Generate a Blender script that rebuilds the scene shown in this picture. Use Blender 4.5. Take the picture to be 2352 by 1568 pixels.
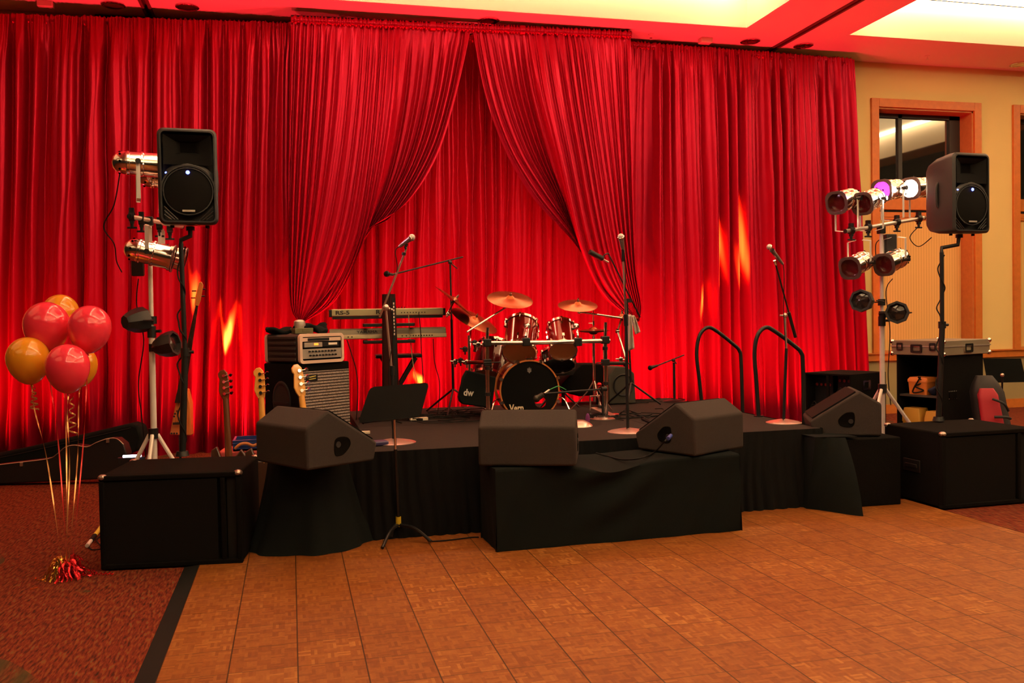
import bpy, bmesh, math, random
from mathutils import Vector, Matrix, Euler
from math import sin, cos, pi, radians as rad, sqrt
for o in list(bpy.data.objects): bpy.data.objects.remove(o)
scn = bpy.context.scene
C = scn.collection
rnd = random.Random(7)

# ------------------------------------------------------------------ camera
F, YAW, PIT, ROL, H = 2040.4, .2438, .0256, -.0179, 1.5807
_f = Vector((sin(YAW), cos(YAW), 0)); _r = Vector((cos(YAW), -sin(YAW), 0)); _u = Vector((0, 0, 1))
CF = _f*cos(PIT) - _u*sin(PIT); _u2 = _u*cos(PIT) + _f*sin(PIT)
CR = _r*cos(ROL) + _u2*sin(ROL); CU = _u2*cos(ROL) - _r*sin(ROL)
CAM = Vector((0, 0, H))
cd = bpy.data.cameras.new('camera'); cam = bpy.data.objects.new('camera', cd); C.objects.link(cam)
m = Matrix((CR, CU, -CF)).transposed().to_4x4(); m.translation = CAM; cam.matrix_world = m
cd.sensor_width = 36; cd.lens = F/2352*36; cd.clip_start = .05; cd.clip_end = 200
scn.camera = cam
def ray(x, y): return CF + CR*((x-1176)/F) - CU*((y-784)/F)
def PZ(x, y, z): d = ray(x, y); return CAM + d*((z-H)/d.z)
def PY(x, y, Y): d = ray(x, y); return CAM + d*(Y/d.y)
def PD(x, y, d): return CAM + ray(x, y)*d

# ------------------------------------------------------------------ world, exposure
scn.view_settings.view_transform = 'Standard'; scn.view_settings.look = 'None'
scn.view_settings.exposure = 0.0; scn.view_settings.gamma = 1
scn.view_settings.use_curve_mapping = False
w = bpy.data.worlds.new('world'); scn.world = w; w.use_nodes = True
w.node_tree.nodes['Background'].inputs[0].default_value = (1, .62, .3, 1)
w.node_tree.nodes['Background'].inputs[1].default_value = .012

# ------------------------------------------------------------------ lights of the hall
def lamp(name, kind, loc, energy, col, target=None, **k):
    l = bpy.data.lights.new(name, kind); l.energy = energy; l.color = col
    for a, b in k.items(): setattr(l, a, b)
    o = bpy.data.objects.new(name, l); C.objects.link(o); o.location = loc
    if target is not None:
        o.rotation_euler = (Vector(target)-Vector(loc)).to_track_quat('-Z', 'Y').to_euler()
    return o
WARM = (1, .66, .30)
RED = (1, .022, .04)
WALL_Y, CEIL = 12.0, 5.42
# warm light of the ceiling coffers over the room
for i, (x, y, e) in enumerate([(2.6, 6.0, 140), (11.0, 7.0, 190), (2.6, .7, 200), (11.0, .7, 120), (-6.2, 7.0, 50), (-6.2, 1.0, 80)]):
    lamp('coffer_light', 'AREA', (x, y, 5.8), e, WARM, (x, y, 0), shape='RECTANGLE', size=5.5, size_y=5.0)
# red uplighters on the floor along the foot of the curtains
for (x, y, tx, e) in [(-3.35, 11.05, -3.3, 420), (-2.3, 11.0, -2.2, 240), (-.55, 10.95, -.4, 330), (.9, 10.75, 1.0, 200), (2.3, 10.75, 2.3, 420), (3.7, 10.75, 3.6, 260),
                      (4.9, 10.95, 4.9, 260), (6.1, 11.0, 6.1, 230), (7.35, 11.1, 7.5, 150)]:
    lamp('red_uplight', 'SPOT', (x, y-.55, .15), e*1.6, RED, (tx, 11.75, 4.4), spot_size=rad(150), spot_blend=1, shadow_soft_size=.05)
# very narrow amber beams, added only to burn yellow streaks into single folds
for px, py, sz, e in [(524, 745, 5.5, 52000), (447, 610, 3, 26000), (1704, 590, 5, 60000), (1657, 610, 3.2, 46000), (1612, 690, 3.2, 26000), (968, 905, 6, 9000)]:
    t_ = PY(px, py, 11.55); lamp('added_amber_beam', 'SPOT', (t_.x, 10.95, .12), e*4, (1, .95, .02), t_, spot_size=rad(sz), spot_blend=1, shadow_soft_size=.03)

# ------------------------------------------------------------------ mesh helpers
def frame(p, d, up=(0, 0, 1)):
    """matrix whose Z runs along d, origin p"""
    z = Vector(d).normalized(); up = Vector(up)
    if abs(z.dot(up)) > .98: up = Vector((0, 1, 0))
    x = up.cross(z).normalized(); y = z.cross(x)
    M = Matrix((x, y, z)).transposed().to_4x4(); M.translation = Vector(p); return M
def T(x=0, y=0, z=0): return Matrix.Translation((x, y, z))
def RX(a): return Matrix.Rotation(rad(a), 4, 'X')
def RY(a): return Matrix.Rotation(rad(a), 4, 'Y')
def RZ(a): return Matrix.Rotation(rad(a), 4, 'Z')
def smoothpts(pts, n=6):
    P = [Vector(p) for p in pts]
    if len(P) < 3: return P
    out = []
    for i in range(len(P)-1):
        a = P[max(i-1, 0)]; b = P[i]; c = P[i+1]; d = P[min(i+2, len(P)-1)]
        for k in range(n):
            t = k/n
            out.append(.5*((2*b)+(c-a)*t+(2*a-5*b+4*c-d)*t*t+(3*b-a-3*c+d)*t**3))
    out.append(P[-1]); return out
def rrect(w, h, r, n=4, cx=0, cy=0):
    out = []
    for (sx, sy, a0) in ((1, 1, 0), (-1, 1, 90), (-1, -1, 180), (1, -1, 270)):
        for k in range(n+1):
            a = rad(a0+90*k/n); out.append((cx+sx*(w/2-r)+r*cos(a), cy+sy*(h/2-r)+r*sin(a)))
    return out
class MB:
    def __init__(s, M=None): s.v = []; s.f = []; s.M = M or Matrix.Identity(4)
    def add(s, vs, fs, M=None):
        n = len(s.v); MM = s.M @ M if M is not None else s.M
        s.v += [MM @ Vector(v) for v in vs]; s.f += [tuple(i+n for i in f) for f in fs]; return s
    def box(s, c, d, M=None):
        x, y, z = c; a, b, e = d[0]/2, d[1]/2, d[2]/2
        vs = [(x+i*a, y+j*b, z+k*e) for i in (-1, 1) for j in (-1, 1) for k in (-1, 1)]
        return s.add(vs, [(0, 1, 3, 2), (4, 6, 7, 5), (0, 4, 5, 1), (2, 3, 7, 6), (0, 2, 6, 4), (1, 5, 7, 3)], M)
    def loft(s, secs, cap=True, close=True, M=None):
        n = len(secs[0]); vs = [p for q in secs for p in q]; fs = []
        for i in range(len(secs)-1):
            for j in range(n if close else n-1):
                k = (j+1) % n
                fs.append((i*n+j, i*n+k, (i+1)*n+k, (i+1)*n+j))
        if cap: fs.append(tuple(range(n))[::-1]); fs.append(tuple(range((len(secs)-1)*n, len(secs)*n)))
        return s.add(vs, fs, M)
    def cyl(s, p0, p1, r0, r1=None, n=14, cap=True):
        r1 = r0 if r1 is None else r1; p0 = Vector(p0); p1 = Vector(p1); M = frame(p0, p1-p0); L = (p1-p0).length
        ring = lambda r, z: [(r*cos(2*pi*k/n), r*sin(2*pi*k/n), z) for k in range(n)]
        return s.loft([ring(r0, 0), ring(r1, L)], cap, True, M)
    def lathe(s, prof, M=None, n=24, cap=False, a0=0, a1=360):
        if a1-a0 >= 360:
            return s.loft([[(r*cos(2*pi*k/n), r*sin(2*pi*k/n), z) for k in range(n)] for r, z in prof], cap, True, M)
        return s.loft([[(r*cos(rad(a0+(a1-a0)*k/n)), r*sin(rad(a0+(a1-a0)*k/n)), z) for k in range(n+1)] for r, z in prof], cap, False, M)
    def tube(s, pts, r, n=8, sm=6):
        P = smoothpts(pts, sm) if sm else [Vector(p) for p in pts]
        secs = []; up = Vector((.13, .21, 1)).normalized(); px = None
        for i, p in enumerate(P):
            d = (P[min(i+1, len(P)-1)]-P[max(i-1, 0)]).normalized()
            x = (px-d*px.dot(d)) if px is not None else d.cross(up)
            if x.length < 1e-4: x = d.cross(Vector((1, 0, 0)))
            x.normalize(); px = x; y = d.cross(x)
            rr = r(i/(len(P)-1)) if callable(r) else r
            secs.append([p+x*rr*cos(2*pi*k/n)+y*rr*sin(2*pi*k/n) for k in range(n)])
        return s.loft(secs)
    def prism(s, poly, t, M=None):
        """poly in local XZ, extruded along Y from 0 to t"""
        return s.loft([[(x, 0, z) for x, z in poly], [(x, t, z) for x, z in poly]], True, True, M)
    def sphere(s, c, r, n=14, sc=(1, 1, 1)):
        prof = [(max(r*sin(pi*k/n), 1e-4), -r*cos(pi*k/n)) for k in range(n+1)]
        return s.lathe(prof, T(*c) @ Matrix.Diagonal((*sc, 1)), n=max(12, n))
    def grid(s, nu, nv, fn, M=None):
        vs = [fn(i/(nu-1), j/(nv-1)) for j in range(nv) for i in range(nu)]
        return s.add(vs, [(j*nu+i, j*nu+i+1, (j+1)*nu+i+1, (j+1)*nu+i) for j in range(nv-1) for i in range(nu-1)], M)
def inv_root(o):
    while o.parent: o = o.parent
    return (Matrix.Translation(o.location) @ o.rotation_euler.to_matrix().to_4x4()).inverted()
def build(name, mb, mat, parent=None, world=False, bevel=0, smooth=35, seg=2, solid=0):
    vs = mb.v
    if world and parent: I = inv_root(parent); vs = [I @ v for v in vs]
    me = bpy.data.meshes.new(name); me.from_pydata([tuple(v) for v in vs], [], mb.f); me.validate()
    bm = bmesh.new(); bm.from_mesh(me); bmesh.ops.recalc_face_normals(bm, faces=bm.faces); bm.to_mesh(me); bm.free()
    me.materials.append(mat)
    if smooth:
        me.polygons.foreach_set('use_smooth', [True]*len(me.polygons)); me.set_sharp_from_angle(angle=rad(smooth))
    o = bpy.data.objects.new(name, me); C.objects.link(o)
    if parent: o.parent = parent
    if solid: md = o.modifiers.new('s', 'SOLIDIFY'); md.thickness = solid; md.offset = 0
    if bevel: md = o.modifiers.new('b', 'BEVEL'); md.width = bevel; md.segments = seg; md.limit_method = 'ANGLE'; md.angle_limit = rad(40)
    return o
def tag(o, label, cat, group=None):
    o['label'] = label; o['category'] = cat
    if group: o['group'] = group
    return o
def thing(name, label, cat, loc=(0, 0, 0), rz=0, group=None):
    o = bpy.data.objects.new(name, None); C.objects.link(o); o.empty_display_size = .1
    o.location = loc; o.rotation_euler = (0, 0, rad(rz)); return tag(o, label, cat, group)
def struct(name, mb, mat, parent=None, **k):
    o = build(name, mb, mat, parent, **k)
    if not parent: o['kind'] = 'structure'
    return o
def dup(o, parent=None):
    c = o.copy(); C.objects.link(c); c.parent = parent
    for ch in list(o.children): dup(ch, c)
    return c
def textmesh(body, size, depth, M, width=None):
    cu = bpy.data.curves.new('t', 'FONT'); cu.body = body; cu.size = size; cu.extrude = depth/2; cu.align_x = 'CENTER'; cu.align_y = 'CENTER'; cu.resolution_u = 3
    cu.offset = size*.03
    o = bpy.data.objects.new('t', cu); C.objects.link(o); dg = bpy.context.evaluated_depsgraph_get()
    me = bpy.data.meshes.new_from_object(o.evaluated_get(dg)); vs = [v.co.copy() for v in me.vertices]; fs = [tuple(p.vertices) for p in me.polygons]
    bpy.data.objects.remove(o); bpy.data.curves.remove(cu); bpy.data.meshes.remove(me)
    sx = 1
    if width and vs: ww = max(v.x for v in vs)-min(v.x for v in vs); sx = width/ww
    mb = MB(); mb.add([(v.x*sx, v.y, v.z) for v in vs], fs, M); return mb

# ------------------------------------------------------------------ materials
def mat(name, col, rough=.5, metal=0, spec=.5, emit=None, es=0, coat=0, bump=None, var=None, sheen=0, trans=0, alpha=1):
    m = bpy.data.materials.new(name); m.use_nodes = True; nt = m.node_tree; b = nt.nodes['Principled BSDF']
    b.inputs['Base Color'].default_value = (*col, 1); b.inputs['Roughness'].default_value = rough; b.inputs['Metallic'].default_value = metal
    b.inputs['Specular IOR Level'].default_value = spec; b.inputs['Coat Weight'].default_value = coat; b.inputs['Sheen Weight'].default_value = sheen
    b.inputs['Transmission Weight'].default_value = trans; b.inputs['Alpha'].default_value = alpha
    if emit: b.inputs['Emission Color'].default_value = (*emit, 1); b.inputs['Emission Strength'].default_value = es
    if bump or var:
        tc = nt.nodes.new('ShaderNodeTexCoord')
    if var:   # (scale, amount)
        n = nt.nodes.new('ShaderNodeTexNoise'); n.inputs['Scale'].default_value = var[0]; n.inputs['Detail'].default_value = 3
        nt.links.new(tc.outputs['Object'], n.inputs['Vector'])
        mx = nt.nodes.new('ShaderNodeMix'); mx.data_type = 'RGBA'; mx.inputs['A'].default_value = (*[c*(1-var[1]) for c in col], 1); mx.inputs['B'].default_value = (*[min(1, c*(1+var[1])) for c in col], 1)
        nt.links.new(n.outputs['Fac'], mx.inputs['Factor']); nt.links.new(mx.outputs['Result'], b.inputs['Base Color'])
    if bump:  # (scale, strength)
        n = nt.nodes.new('ShaderNodeTexNoise'); n.inputs['Scale'].default_value = bump[0]; n.inputs['Detail'].default_value = 4
        nt.links.new(tc.outputs['Object'], n.inputs['Vector'])
        bp = nt.nodes.new('ShaderNodeBump'); bp.inputs['Strength'].default_value = bump[1]; bp.inputs['Distance'].default_value = .004
        nt.links.new(n.outputs['Fac'], bp.inputs['Height']); nt.links.new(bp.outputs['Normal'], b.inputs['Normal'])
    return m
SATIN = mat('red_satin', (.33, .0055, .028), .33, .55, .12)
BCARP = mat('black_carpet_covering', (.006, .0052, .0048), .95, 0, .08, bump=(260, .8), var=(60, .25))
BWEDGE = mat('charcoal_cabinet_texture', (.040, .031, .029), .85, 0, .25, bump=(300, .7), var=(80, .15))
BPLAS = mat('black_moulded_plastic', (.018, .018, .020), .42, 0, .5, bump=(400, .2))
BMETAL = mat('black_metal', (.016, .016, .017), .38, .3)
BGRILLE = mat('black_grille', (.0055, .005, .0048), .75, 0, .12)
BCLOTH = mat('black_cloth', (.0075, .0095, .0095), .95, 0, .12, bump=(350, .3))
SKIRT = mat('black_skirt', (.006, .006, .0065), .9, 0, .15)
DECK = mat('grey_black_stage_carpet', (.024, .018, .017), .95, 0, .2, bump=(220, .8), var=(40, .3))
CHROME = mat('chrome', (.85, .83, .80), .12, 1)
ALU = mat('polished_aluminium', (.92, .86, .78), .16, 1, bump=(14, .12))
SILVER = mat('silver_paint', (.62, .58, .52), .35, .7)
WHITEM = mat('pale_metal', (.88, .84, .80), .3, .15)
CREAM = mat('cream_wall_paint', (.70, .54, .22), .9, 0, .2, bump=(60, .1))
CEILM = mat('ceiling_paint', (.70, .60, .48), .9, 0, .2)
COVE = mat('cream_coffer_paint', (.88, .72, .50), .9, 0, .2)
WAINS = mat('olive_lower_wall', (.33, .27, .13), .9, 0, .2)
DARK = mat('painted_shade', (.004, .0035, .003), .9, 0, .05)  # near-black that paints shade into recesses, holes and the ceiling joint
OAK = mat('honey_oak', (.55, .17, .03), .45, 0, .4, var=(14, .2))
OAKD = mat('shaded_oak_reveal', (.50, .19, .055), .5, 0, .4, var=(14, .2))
GLASS = mat('window_glass', (.012, .014, .012), .03, 0, .9)
GLASS.node_tree.nodes['Principled BSDF'].inputs['IOR'].default_value = 2.0
BLK_FR = mat('dark_window_bar', (.02, .018, .015), .5)
RUBBER = mat('black_rubber', (.008, .008, .008), .7, 0, .2)
LED_B = mat('blue_indicator', (.1, .1, .6), .4, emit=(.12, .16, 1), es=6)
GOLD = mat('gold_foil', (.85, .50, .10), .22, .9)
REDF = mat('red_foil', (.75, .02, .03), .25, .8)
def mapped(m): nt = m.node_tree; return nt, nt.nodes['Principled BSDF']
def N(nt, t, **k):
    n = nt.nodes.new(t)
    for a, b in k.items():
        if a in n.inputs.keys(): n.inputs[a].default_value = b
        else: setattr(n, a, b)
    return n
def MA(nt, op, a, b=None, c=None):
    n = nt.nodes.new('ShaderNodeMath'); n.operation = op
    for i, v in enumerate((a, b, c)):
        if v is None: continue
        if isinstance(v, (int, float)): n.inputs[i].default_value = v
        else: nt.links.new(v, n.inputs[i])
    return n.outputs[0]
# parquet dance floor
def parquet():
    m = mat('parquet_dance_floor', (.4, .14, .04), .48, 0, .25); nt, b = mapped(m)
    tc = N(nt, 'ShaderNodeTexCoord'); sp = N(nt, 'ShaderNodeSeparateXYZ'); nt.links.new(tc.outputs['Object'], sp.inputs[0])
    TL = .3048
    X = MA(nt, 'ADD', sp.outputs[0], .3093+TL*40); Y = MA(nt, 'ADD', sp.outputs[1], -3.839+TL*40)
    bl = TL/5
    bx = MA(nt, 'DIVIDE', X, bl); by = MA(nt, 'DIVIDE', Y, bl)
    cx = MA(nt, 'FLOOR', bx); cy = MA(nt, 'FLOOR', by); fx = MA(nt, 'FRACT', bx); fy = MA(nt, 'FRACT', by)
    par = MA(nt, 'MODULO', MA(nt, 'ADD', cx, cy), 2)
    # strip coordinate runs across x or y by parity
    a = MA(nt, 'ADD', MA(nt, 'MULTIPLY', fx, par), MA(nt, 'MULTIPLY', fy, MA(nt, 'SUBTRACT', 1, par)))
    s5 = MA(nt, 'MULTIPLY', a, 4); si = MA(nt, 'FLOOR', s5); sf = MA(nt, 'FRACT', s5)
    cv = N(nt, 'ShaderNodeCombineXYZ'); nt.links.new(cx, cv.inputs[0]); nt.links.new(cy, cv.inputs[1]); nt.links.new(si, cv.inputs[2])
    wn = N(nt, 'ShaderNodeTexWhiteNoise'); wn.noise_dimensions = '3D'; nt.links.new(cv.outputs[0], wn.inputs['Vector'])
    tx = MA(nt, 'FLOOR', MA(nt, 'DIVIDE', X, TL)); ty = MA(nt, 'FLOOR', MA(nt, 'DIVIDE', Y, TL))
    cv2 = N(nt, 'ShaderNodeCombineXYZ'); nt.links.new(tx, cv2.inputs[0]); nt.links.new(ty, cv2.inputs[1])
    wn2 = N(nt, 'ShaderNodeTexWhiteNoise'); wn2.noise_dimensions = '3D'; nt.links.new(cv2.outputs[0], wn2.inputs['Vector'])
    mixv = MA(nt, 'ADD', MA(nt, 'MULTIPLY', wn.outputs['Value'], .7), MA(nt, 'MULTIPLY', wn2.outputs['Value'], .3))
    cr = N(nt, 'ShaderNodeValToRGB'); e = cr.color_ramp.elements
    e[0].color = (.17, .046, .009, 1); e[0].position = .05; e[1].color = (.36, .145, .034, 1); e[1].position = .97
    k = e.new(.45); k.color = (.225, .068, .013, 1); k = e.new(.8); k.color = (.27, .090, .018, 1)
    nt.links.new(mixv, cr.inputs[0])
    # grain
    no = N(nt, 'ShaderNodeTexNoise', Scale=60., Detail=3.); nt.links.new(tc.outputs['Object'], no.inputs['Vector'])
    mg = N(nt, 'ShaderNodeMix'); mg.data_type = 'RGBA'; mg.blend_type = 'MULTIPLY'; mg.inputs['Factor'].default_value = 1
    gr = MA(nt, 'ADD', MA(nt, 'MULTIPLY', no.outputs['Fac'], .5), .75)
    cg = N(nt, 'ShaderNodeCombineXYZ')
    for i in range(3): nt.links.new(gr, cg.inputs[i])
    nt.links.new(cr.outputs[0], mg.inputs['A']); nt.links.new(cg.outputs[0], mg.inputs['B'])
    # seams: strong along Y, faint along X
    dx = MA(nt, 'PINGPONG', X, TL/2); dy = MA(nt, 'PINGPONG', Y, TL/2)   # 0 at seam
    lx = MA(nt, 'LESS_THAN', dx, .0032); ly = MA(nt, 'MULTIPLY', MA(nt, 'LESS_THAN', dy, .003), .6)
    gap = MA(nt, 'MULTIPLY', MA(nt, 'LESS_THAN', sf, .07), .12)
    seam = MA(nt, 'MAXIMUM', MA(nt, 'MULTIPLY', lx, .93), MA(nt, 'MAXIMUM', ly, gap))
    ms = N(nt, 'ShaderNodeMix'); ms.data_type = 'RGBA'; ms.inputs['B'].default_value = (.03, .010, .004, 1)
    nt.links.new(seam, ms.inputs['Factor']); nt.links.new(mg.outputs['Result'], ms.inputs['A'])
    nt.links.new(ms.outputs['Result'], b.inputs['Base Color'])
    return m
PARQ = parquet()
def carpetm():
    m = mat('red_patterned_carpet', (.3, .05, .02), .95, 0, .15); nt, b = mapped(m)
    tc = N(nt, 'ShaderNodeTexCoord'); mp = N(nt, 'ShaderNodeMapping'); nt.links.new(tc.outputs['Object'], mp.inputs[0])
    mp.inputs['Rotation'].default_value = (0, 0, rad(14)); mp.inputs['Scale'].default_value = (75, 13, 1)
    n1 = N(nt, 'ShaderNodeTexNoise', Scale=1., Detail=2.); nt.links.new(mp.outputs[0], n1.inputs['Vector'])
    cr = N(nt, 'ShaderNodeValToRGB'); e = cr.color_ramp.elements
    e[0].position = .28; e[0].color = (.03, .010, .006, 1); e[1].position = .74; e[1].color = (.10, .085, .04, 1)
    k = e.new(.43); k.color = (.11, .017, .008, 1); k = e.new(.54); k.color = (.17, .026, .011, 1); k = e.new(.63); k.color = (.19, .055, .014, 1)
    nt.links.new(n1.outputs['Fac'], cr.inputs[0])
    # large woven leaf pattern, green brown
    mp2 = N(nt, 'ShaderNodeMapping'); nt.links.new(tc.outputs['Object'], mp2.inputs[0]); mp2.inputs['Scale'].default_value = (.9, .9, 1); mp2.inputs['Location'].default_value = (2.2, .8, 0)
    v = N(nt, 'ShaderNodeTexNoise', Scale=.8, Detail=1.); nt.links.new(mp2.outputs[0], v.inputs['Vector'])
    g = MA(nt, 'LESS_THAN', v.outputs['Fac'], .40)
    wv = N(nt, 'ShaderNodeTexWave', Scale=2.2, Distortion=2.5); nt.links.new(tc.outputs['Object'], wv.inputs['Vector'])
    g2 = MA(nt, 'MULTIPLY', g, MA(nt, 'ADD', MA(nt, 'MULTIPLY', wv.outputs['Fac'], .6), .25))
    mx = N(nt, 'ShaderNodeMix'); mx.data_type = 'RGBA'; mx.inputs['B'].default_value = (.055, .045, .018, 1)
    nt.links.new(g2, mx.inputs['Factor']); nt.links.new(cr.outputs[0], mx.inputs['A']); nt.links.new(mx.outputs['Result'], b.inputs['Base Color'])
    return m
CARPET = carpetm()
def stripes(name, c1, c2, scale):
    m = mat(name, c1, .8, 0, .2); nt, b = mapped(m); tc = N(nt, 'ShaderNodeTexCoord')
    sp = N(nt, 'ShaderNodeSeparateXYZ'); nt.links.new(tc.outputs['Object'], sp.inputs[0])
    s = MA(nt, 'ADD', MA(nt, 'MULTIPLY', MA(nt, 'SINE', MA(nt, 'MULTIPLY', sp.outputs[0], scale)), .5), .5)
    mx = N(nt, 'ShaderNodeMix'); mx.data_type = 'RGBA'; mx.inputs['A'].default_value = (*c1, 1); mx.inputs['B'].default_value = (*c2, 1)
    nt.links.new(s, mx.inputs['Factor']); nt.links.new(mx.outputs['Result'], b.inputs['Base Color']); return m
SHADE = stripes('striped_fabric_shade', (.74, .48, .17), (.62, .40, .14), 130)

# ================================================================== THE ROOM
DX0, DX1 = -.615, 4.96        # dance floor edges
mb = MB(); mb.box((3, 3, -.05), (34, 26, .1)); struct('floor', mb, CARPET, smooth=0)
mb = MB(); mb.box(((DX0+DX1)/2, 1.2, .006), (DX1-DX0, 10.4, .012)); struct('floor_dance_parquet', mb, PARQ, smooth=0)
def ramp(x0, x1, y0, y1):
    mb = MB(); hx = .012
    xa, xb = (x0, x1)
    mb.add([(xa, y0, .001), (xb, y0, hx+.002), (xb, y0, .001), (xa, y1, .001), (xb, y1, hx+.002), (xb, y1, .001)], [(0, 1, 2), (3, 5, 4), (0, 3, 4, 1), (1, 4, 5, 2), (0, 2, 5, 3)])
    return mb
struct('trim_1', ramp(-.71, DX0, -4, 6.4), RUBBER, smooth=0)
struct('trim_2', ramp(DX1+.03, DX1, -4, 6.4), RUBBER, smooth=0)
# back wall with two window openings, left to right
W0, W1 = (8.86, 10.60), (11.47, 13.2); WZ0, WZ1 = .95, 4.74
mb = MB()
def wbox(x0, x1, z0, z1): mb.box(((x0+x1)/2, WALL_Y+.2, (z0+z1)/2), (x1-x0, .4, z1-z0))
wbox(-9, W0[0], .83, 6); wbox(W0[1], W1[0], .83, 6); wbox(W1[1], 17, .83, 6)
for a, b_ in (W0, W1): wbox(a, b_, WZ1, 6); wbox(a, b_, .83, WZ0)
struct('wall_back', mb, CREAM, smooth=0)
mb = MB(); mb.box((4, WALL_Y+.2, .415), (26, .4, .83)); struct('wall_back_lower', mb, WAINS, smooth=0)
mb = MB(); mb.box((4, WALL_Y-.02, .885), (26, .05, .12)); mb.box((4, WALL_Y-.035, .94), (26, .08, .02)); struct('trim_3', mb, OAK, smooth=0)
mb = MB(); mb.box((4, WALL_Y-.012, .07), (26, .03, .14)); struct('baseboard_back', mb, OAK, smooth=0)
for i, (a, b_) in enumerate((W0, W1)):
    r = bpy.data.objects.new('window_%d' % (i+1), None); C.objects.link(r); r['kind'] = 'structure'; r.location = (0, 0, 0)
    mb = MB(); cw = .13
    mb.box((a-cw/2, WALL_Y-.02, (WZ0+WZ1+cw)/2), (cw, .04, WZ1+cw-WZ0)); mb.box((b_+cw/2, WALL_Y-.02, (WZ0+WZ1+cw)/2), (cw, .04, WZ1+cw-WZ0))
    mb.box(((a+b_)/2, WALL_Y-.02, WZ1+cw/2), (b_-a, .04, cw)); build('casing', mb, OAK, r, bevel=.004)
    mb = MB(); dp = .36
    mb.box((b_-.012, WALL_Y+dp/2, (WZ0+WZ1)/2), (.024, dp, WZ1-WZ0)); mb.box((a+.012, WALL_Y+dp/2, (WZ0+WZ1)/2), (.024, dp, WZ1-WZ0))
    mb.box(((a+b_)/2, WALL_Y+dp/2, WZ1-.012), (b_-a, dp, .024)); mb.box(((a+b_)/2, WALL_Y+dp/2, WZ0+.012), (b_-a, dp, .024)); build('reveal', mb, OAKD, r)
    gy = WALL_Y+.30; tz = 3.42
    mb = MB(); mb.box(((a+b_)/2, gy, (tz+WZ1)/2), (b_-a-.05, .012, WZ1-tz-.05)); build('pane', mb, GLASS, r, smooth=0)
    mb = MB(); mb.box((a+.60, gy-.02, (tz+WZ1)/2), (.07, .04, WZ1-tz)); mb.box((b_-.12, gy-.02, (tz+WZ1)/2), (.2, .04, WZ1-tz))
    mb.box(((a+b_)/2, gy-.02, WZ1-.05), (b_-a, .04, .08)); build('mullion', mb, BLK_FR, r)
    mb = MB(); mb.box(((a+b_)/2, gy-.03, tz-.12), (b_-a-.04, .08, .2)); mb.box(((a+b_)/2, gy-.045, tz-.30), (b_-a-.04, .07, .08)); build('transom', mb, OAK, r, bevel=.005)
    mb = MB(); mb.box(((a+b_)/2, gy-.05, (WZ0+3.08)/2), (b_-a-.06, .01, 3.08-WZ0)); build('fabric_shade', mb, SHADE, r, smooth=0)
    mb = MB(); mb.box(((a+b_)/2, gy-.07, 3.06), (b_-a-.06, .03, .03)); build('shade_rail', mb, OAK, r)
# ceiling: soffit grid with recessed coffers
XT = [-10.05, -1.60, 6.87, 15.35]; YB = [(4.2, 10.9), (-4.2, 3.2)]
cof = []
for i in range(3): cof.append((XT[i]+.80, XT[i+1]-.80))
cof[1] = (-.8, 6.05); cof[2] = (7.58, 14.5)
mb = MB(); th = .04
def cbox(x0, x1, y0, y1, z=CEIL): mb.box(((x0+x1)/2, (y0+y1)/2, z+th/2), (x1-x0, y1-y0, th))
g = .05
for i in range(3):
    a, b_ = XT[i]+g, XT[i+1]-g
    cbox(a, cof[i][0], -5, WALL_Y); cbox(cof[i][1], b_, -5, WALL_Y)
    for y0, y1 in ((YB[0][1], WALL_Y), (YB[1][1], YB[0][0]), (-5, YB[1][0])): cbox(*cof[i], y0, y1)
struct('ceiling', mb, CEILM, smooth=0)
for i, x in enumerate(XT[1:3]):
    mb = MB(); mb.box((x, 3.5, CEIL+.06), (.12, 17, .04)); mb.box((x-.04, 3.5, CEIL+.01), (.035, 17, .05)); mb.box((x+.04, 3.5, CEIL+.01), (.035, 17, .05)); struct('trim_%d' % (4+i), mb, mat('dark_track', (.10, .03, .02), .6) if i == 0 else bpy.data.materials['dark_track'], smooth=0)
# dark strip painting in the shade where the wall meets the ceiling
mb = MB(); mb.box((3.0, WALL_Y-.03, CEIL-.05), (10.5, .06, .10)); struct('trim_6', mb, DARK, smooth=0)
CH = .56
k = 0
for (a, b_) in cof:
    for (y0, y1) in YB:
        k += 1
        mb = MB()
        for (cx, cy, sx, sy) in (((a+b_)/2, y1-.01, b_-a, .018), ((a+b_)/2, y0+.01, b_-a, .018), (a+.01, (y0+y1)/2, .018, y1-y0-.04), (b_-.01, (y0+y1)/2, .018, y1-y0-.04)):
            mb.box((cx, cy, CEIL+CH/2+.003), (sx, sy, CH))
        struct('ceiling_coffer_side', mb, COVE, smooth=0)
        mb = MB(); mb.box(((a+b_)/2, (y0+y1)/2, CEIL+CH+.06), (b_-a+.1, y1-y0+.1, .04)); struct('ceiling_coffer_top', mb, COVE, smooth=0)
TUBE = mat('cove_lamp_glow', (1, 1, 1), .5, emit=(1, .82, .55), es=24)
for (a, b_) in cof[1:]:
    for (y0, y1) in YB:
        r = thing('cove_light', 'warm white cove lamp strips in the %s %s ceiling coffer' % ('nearer' if y0 < 0 else 'farther', 'middle' if a < 5 else 'right'), 'ceiling light', ((a+b_)/2, (y0+y1)/2, CEIL+CH), group='cove lamps in the coffers')
        for (cx, cy, sx, sy) in ((0, (y1-y0)/2-.16, b_-a-.4, .05), (0, -(y1-y0)/2+.16, b_-a-.4, .05), (-(b_-a)/2+.16, 0, .05, y1-y0-.5), ((b_-a)/2-.16, 0, .05, y1-y0-.5)):
            mb = MB(); mb.box((cx, cy, 0), (sx, sy, .06)); build('lamp_strip', mb, TUBE, r, smooth=0)
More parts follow.
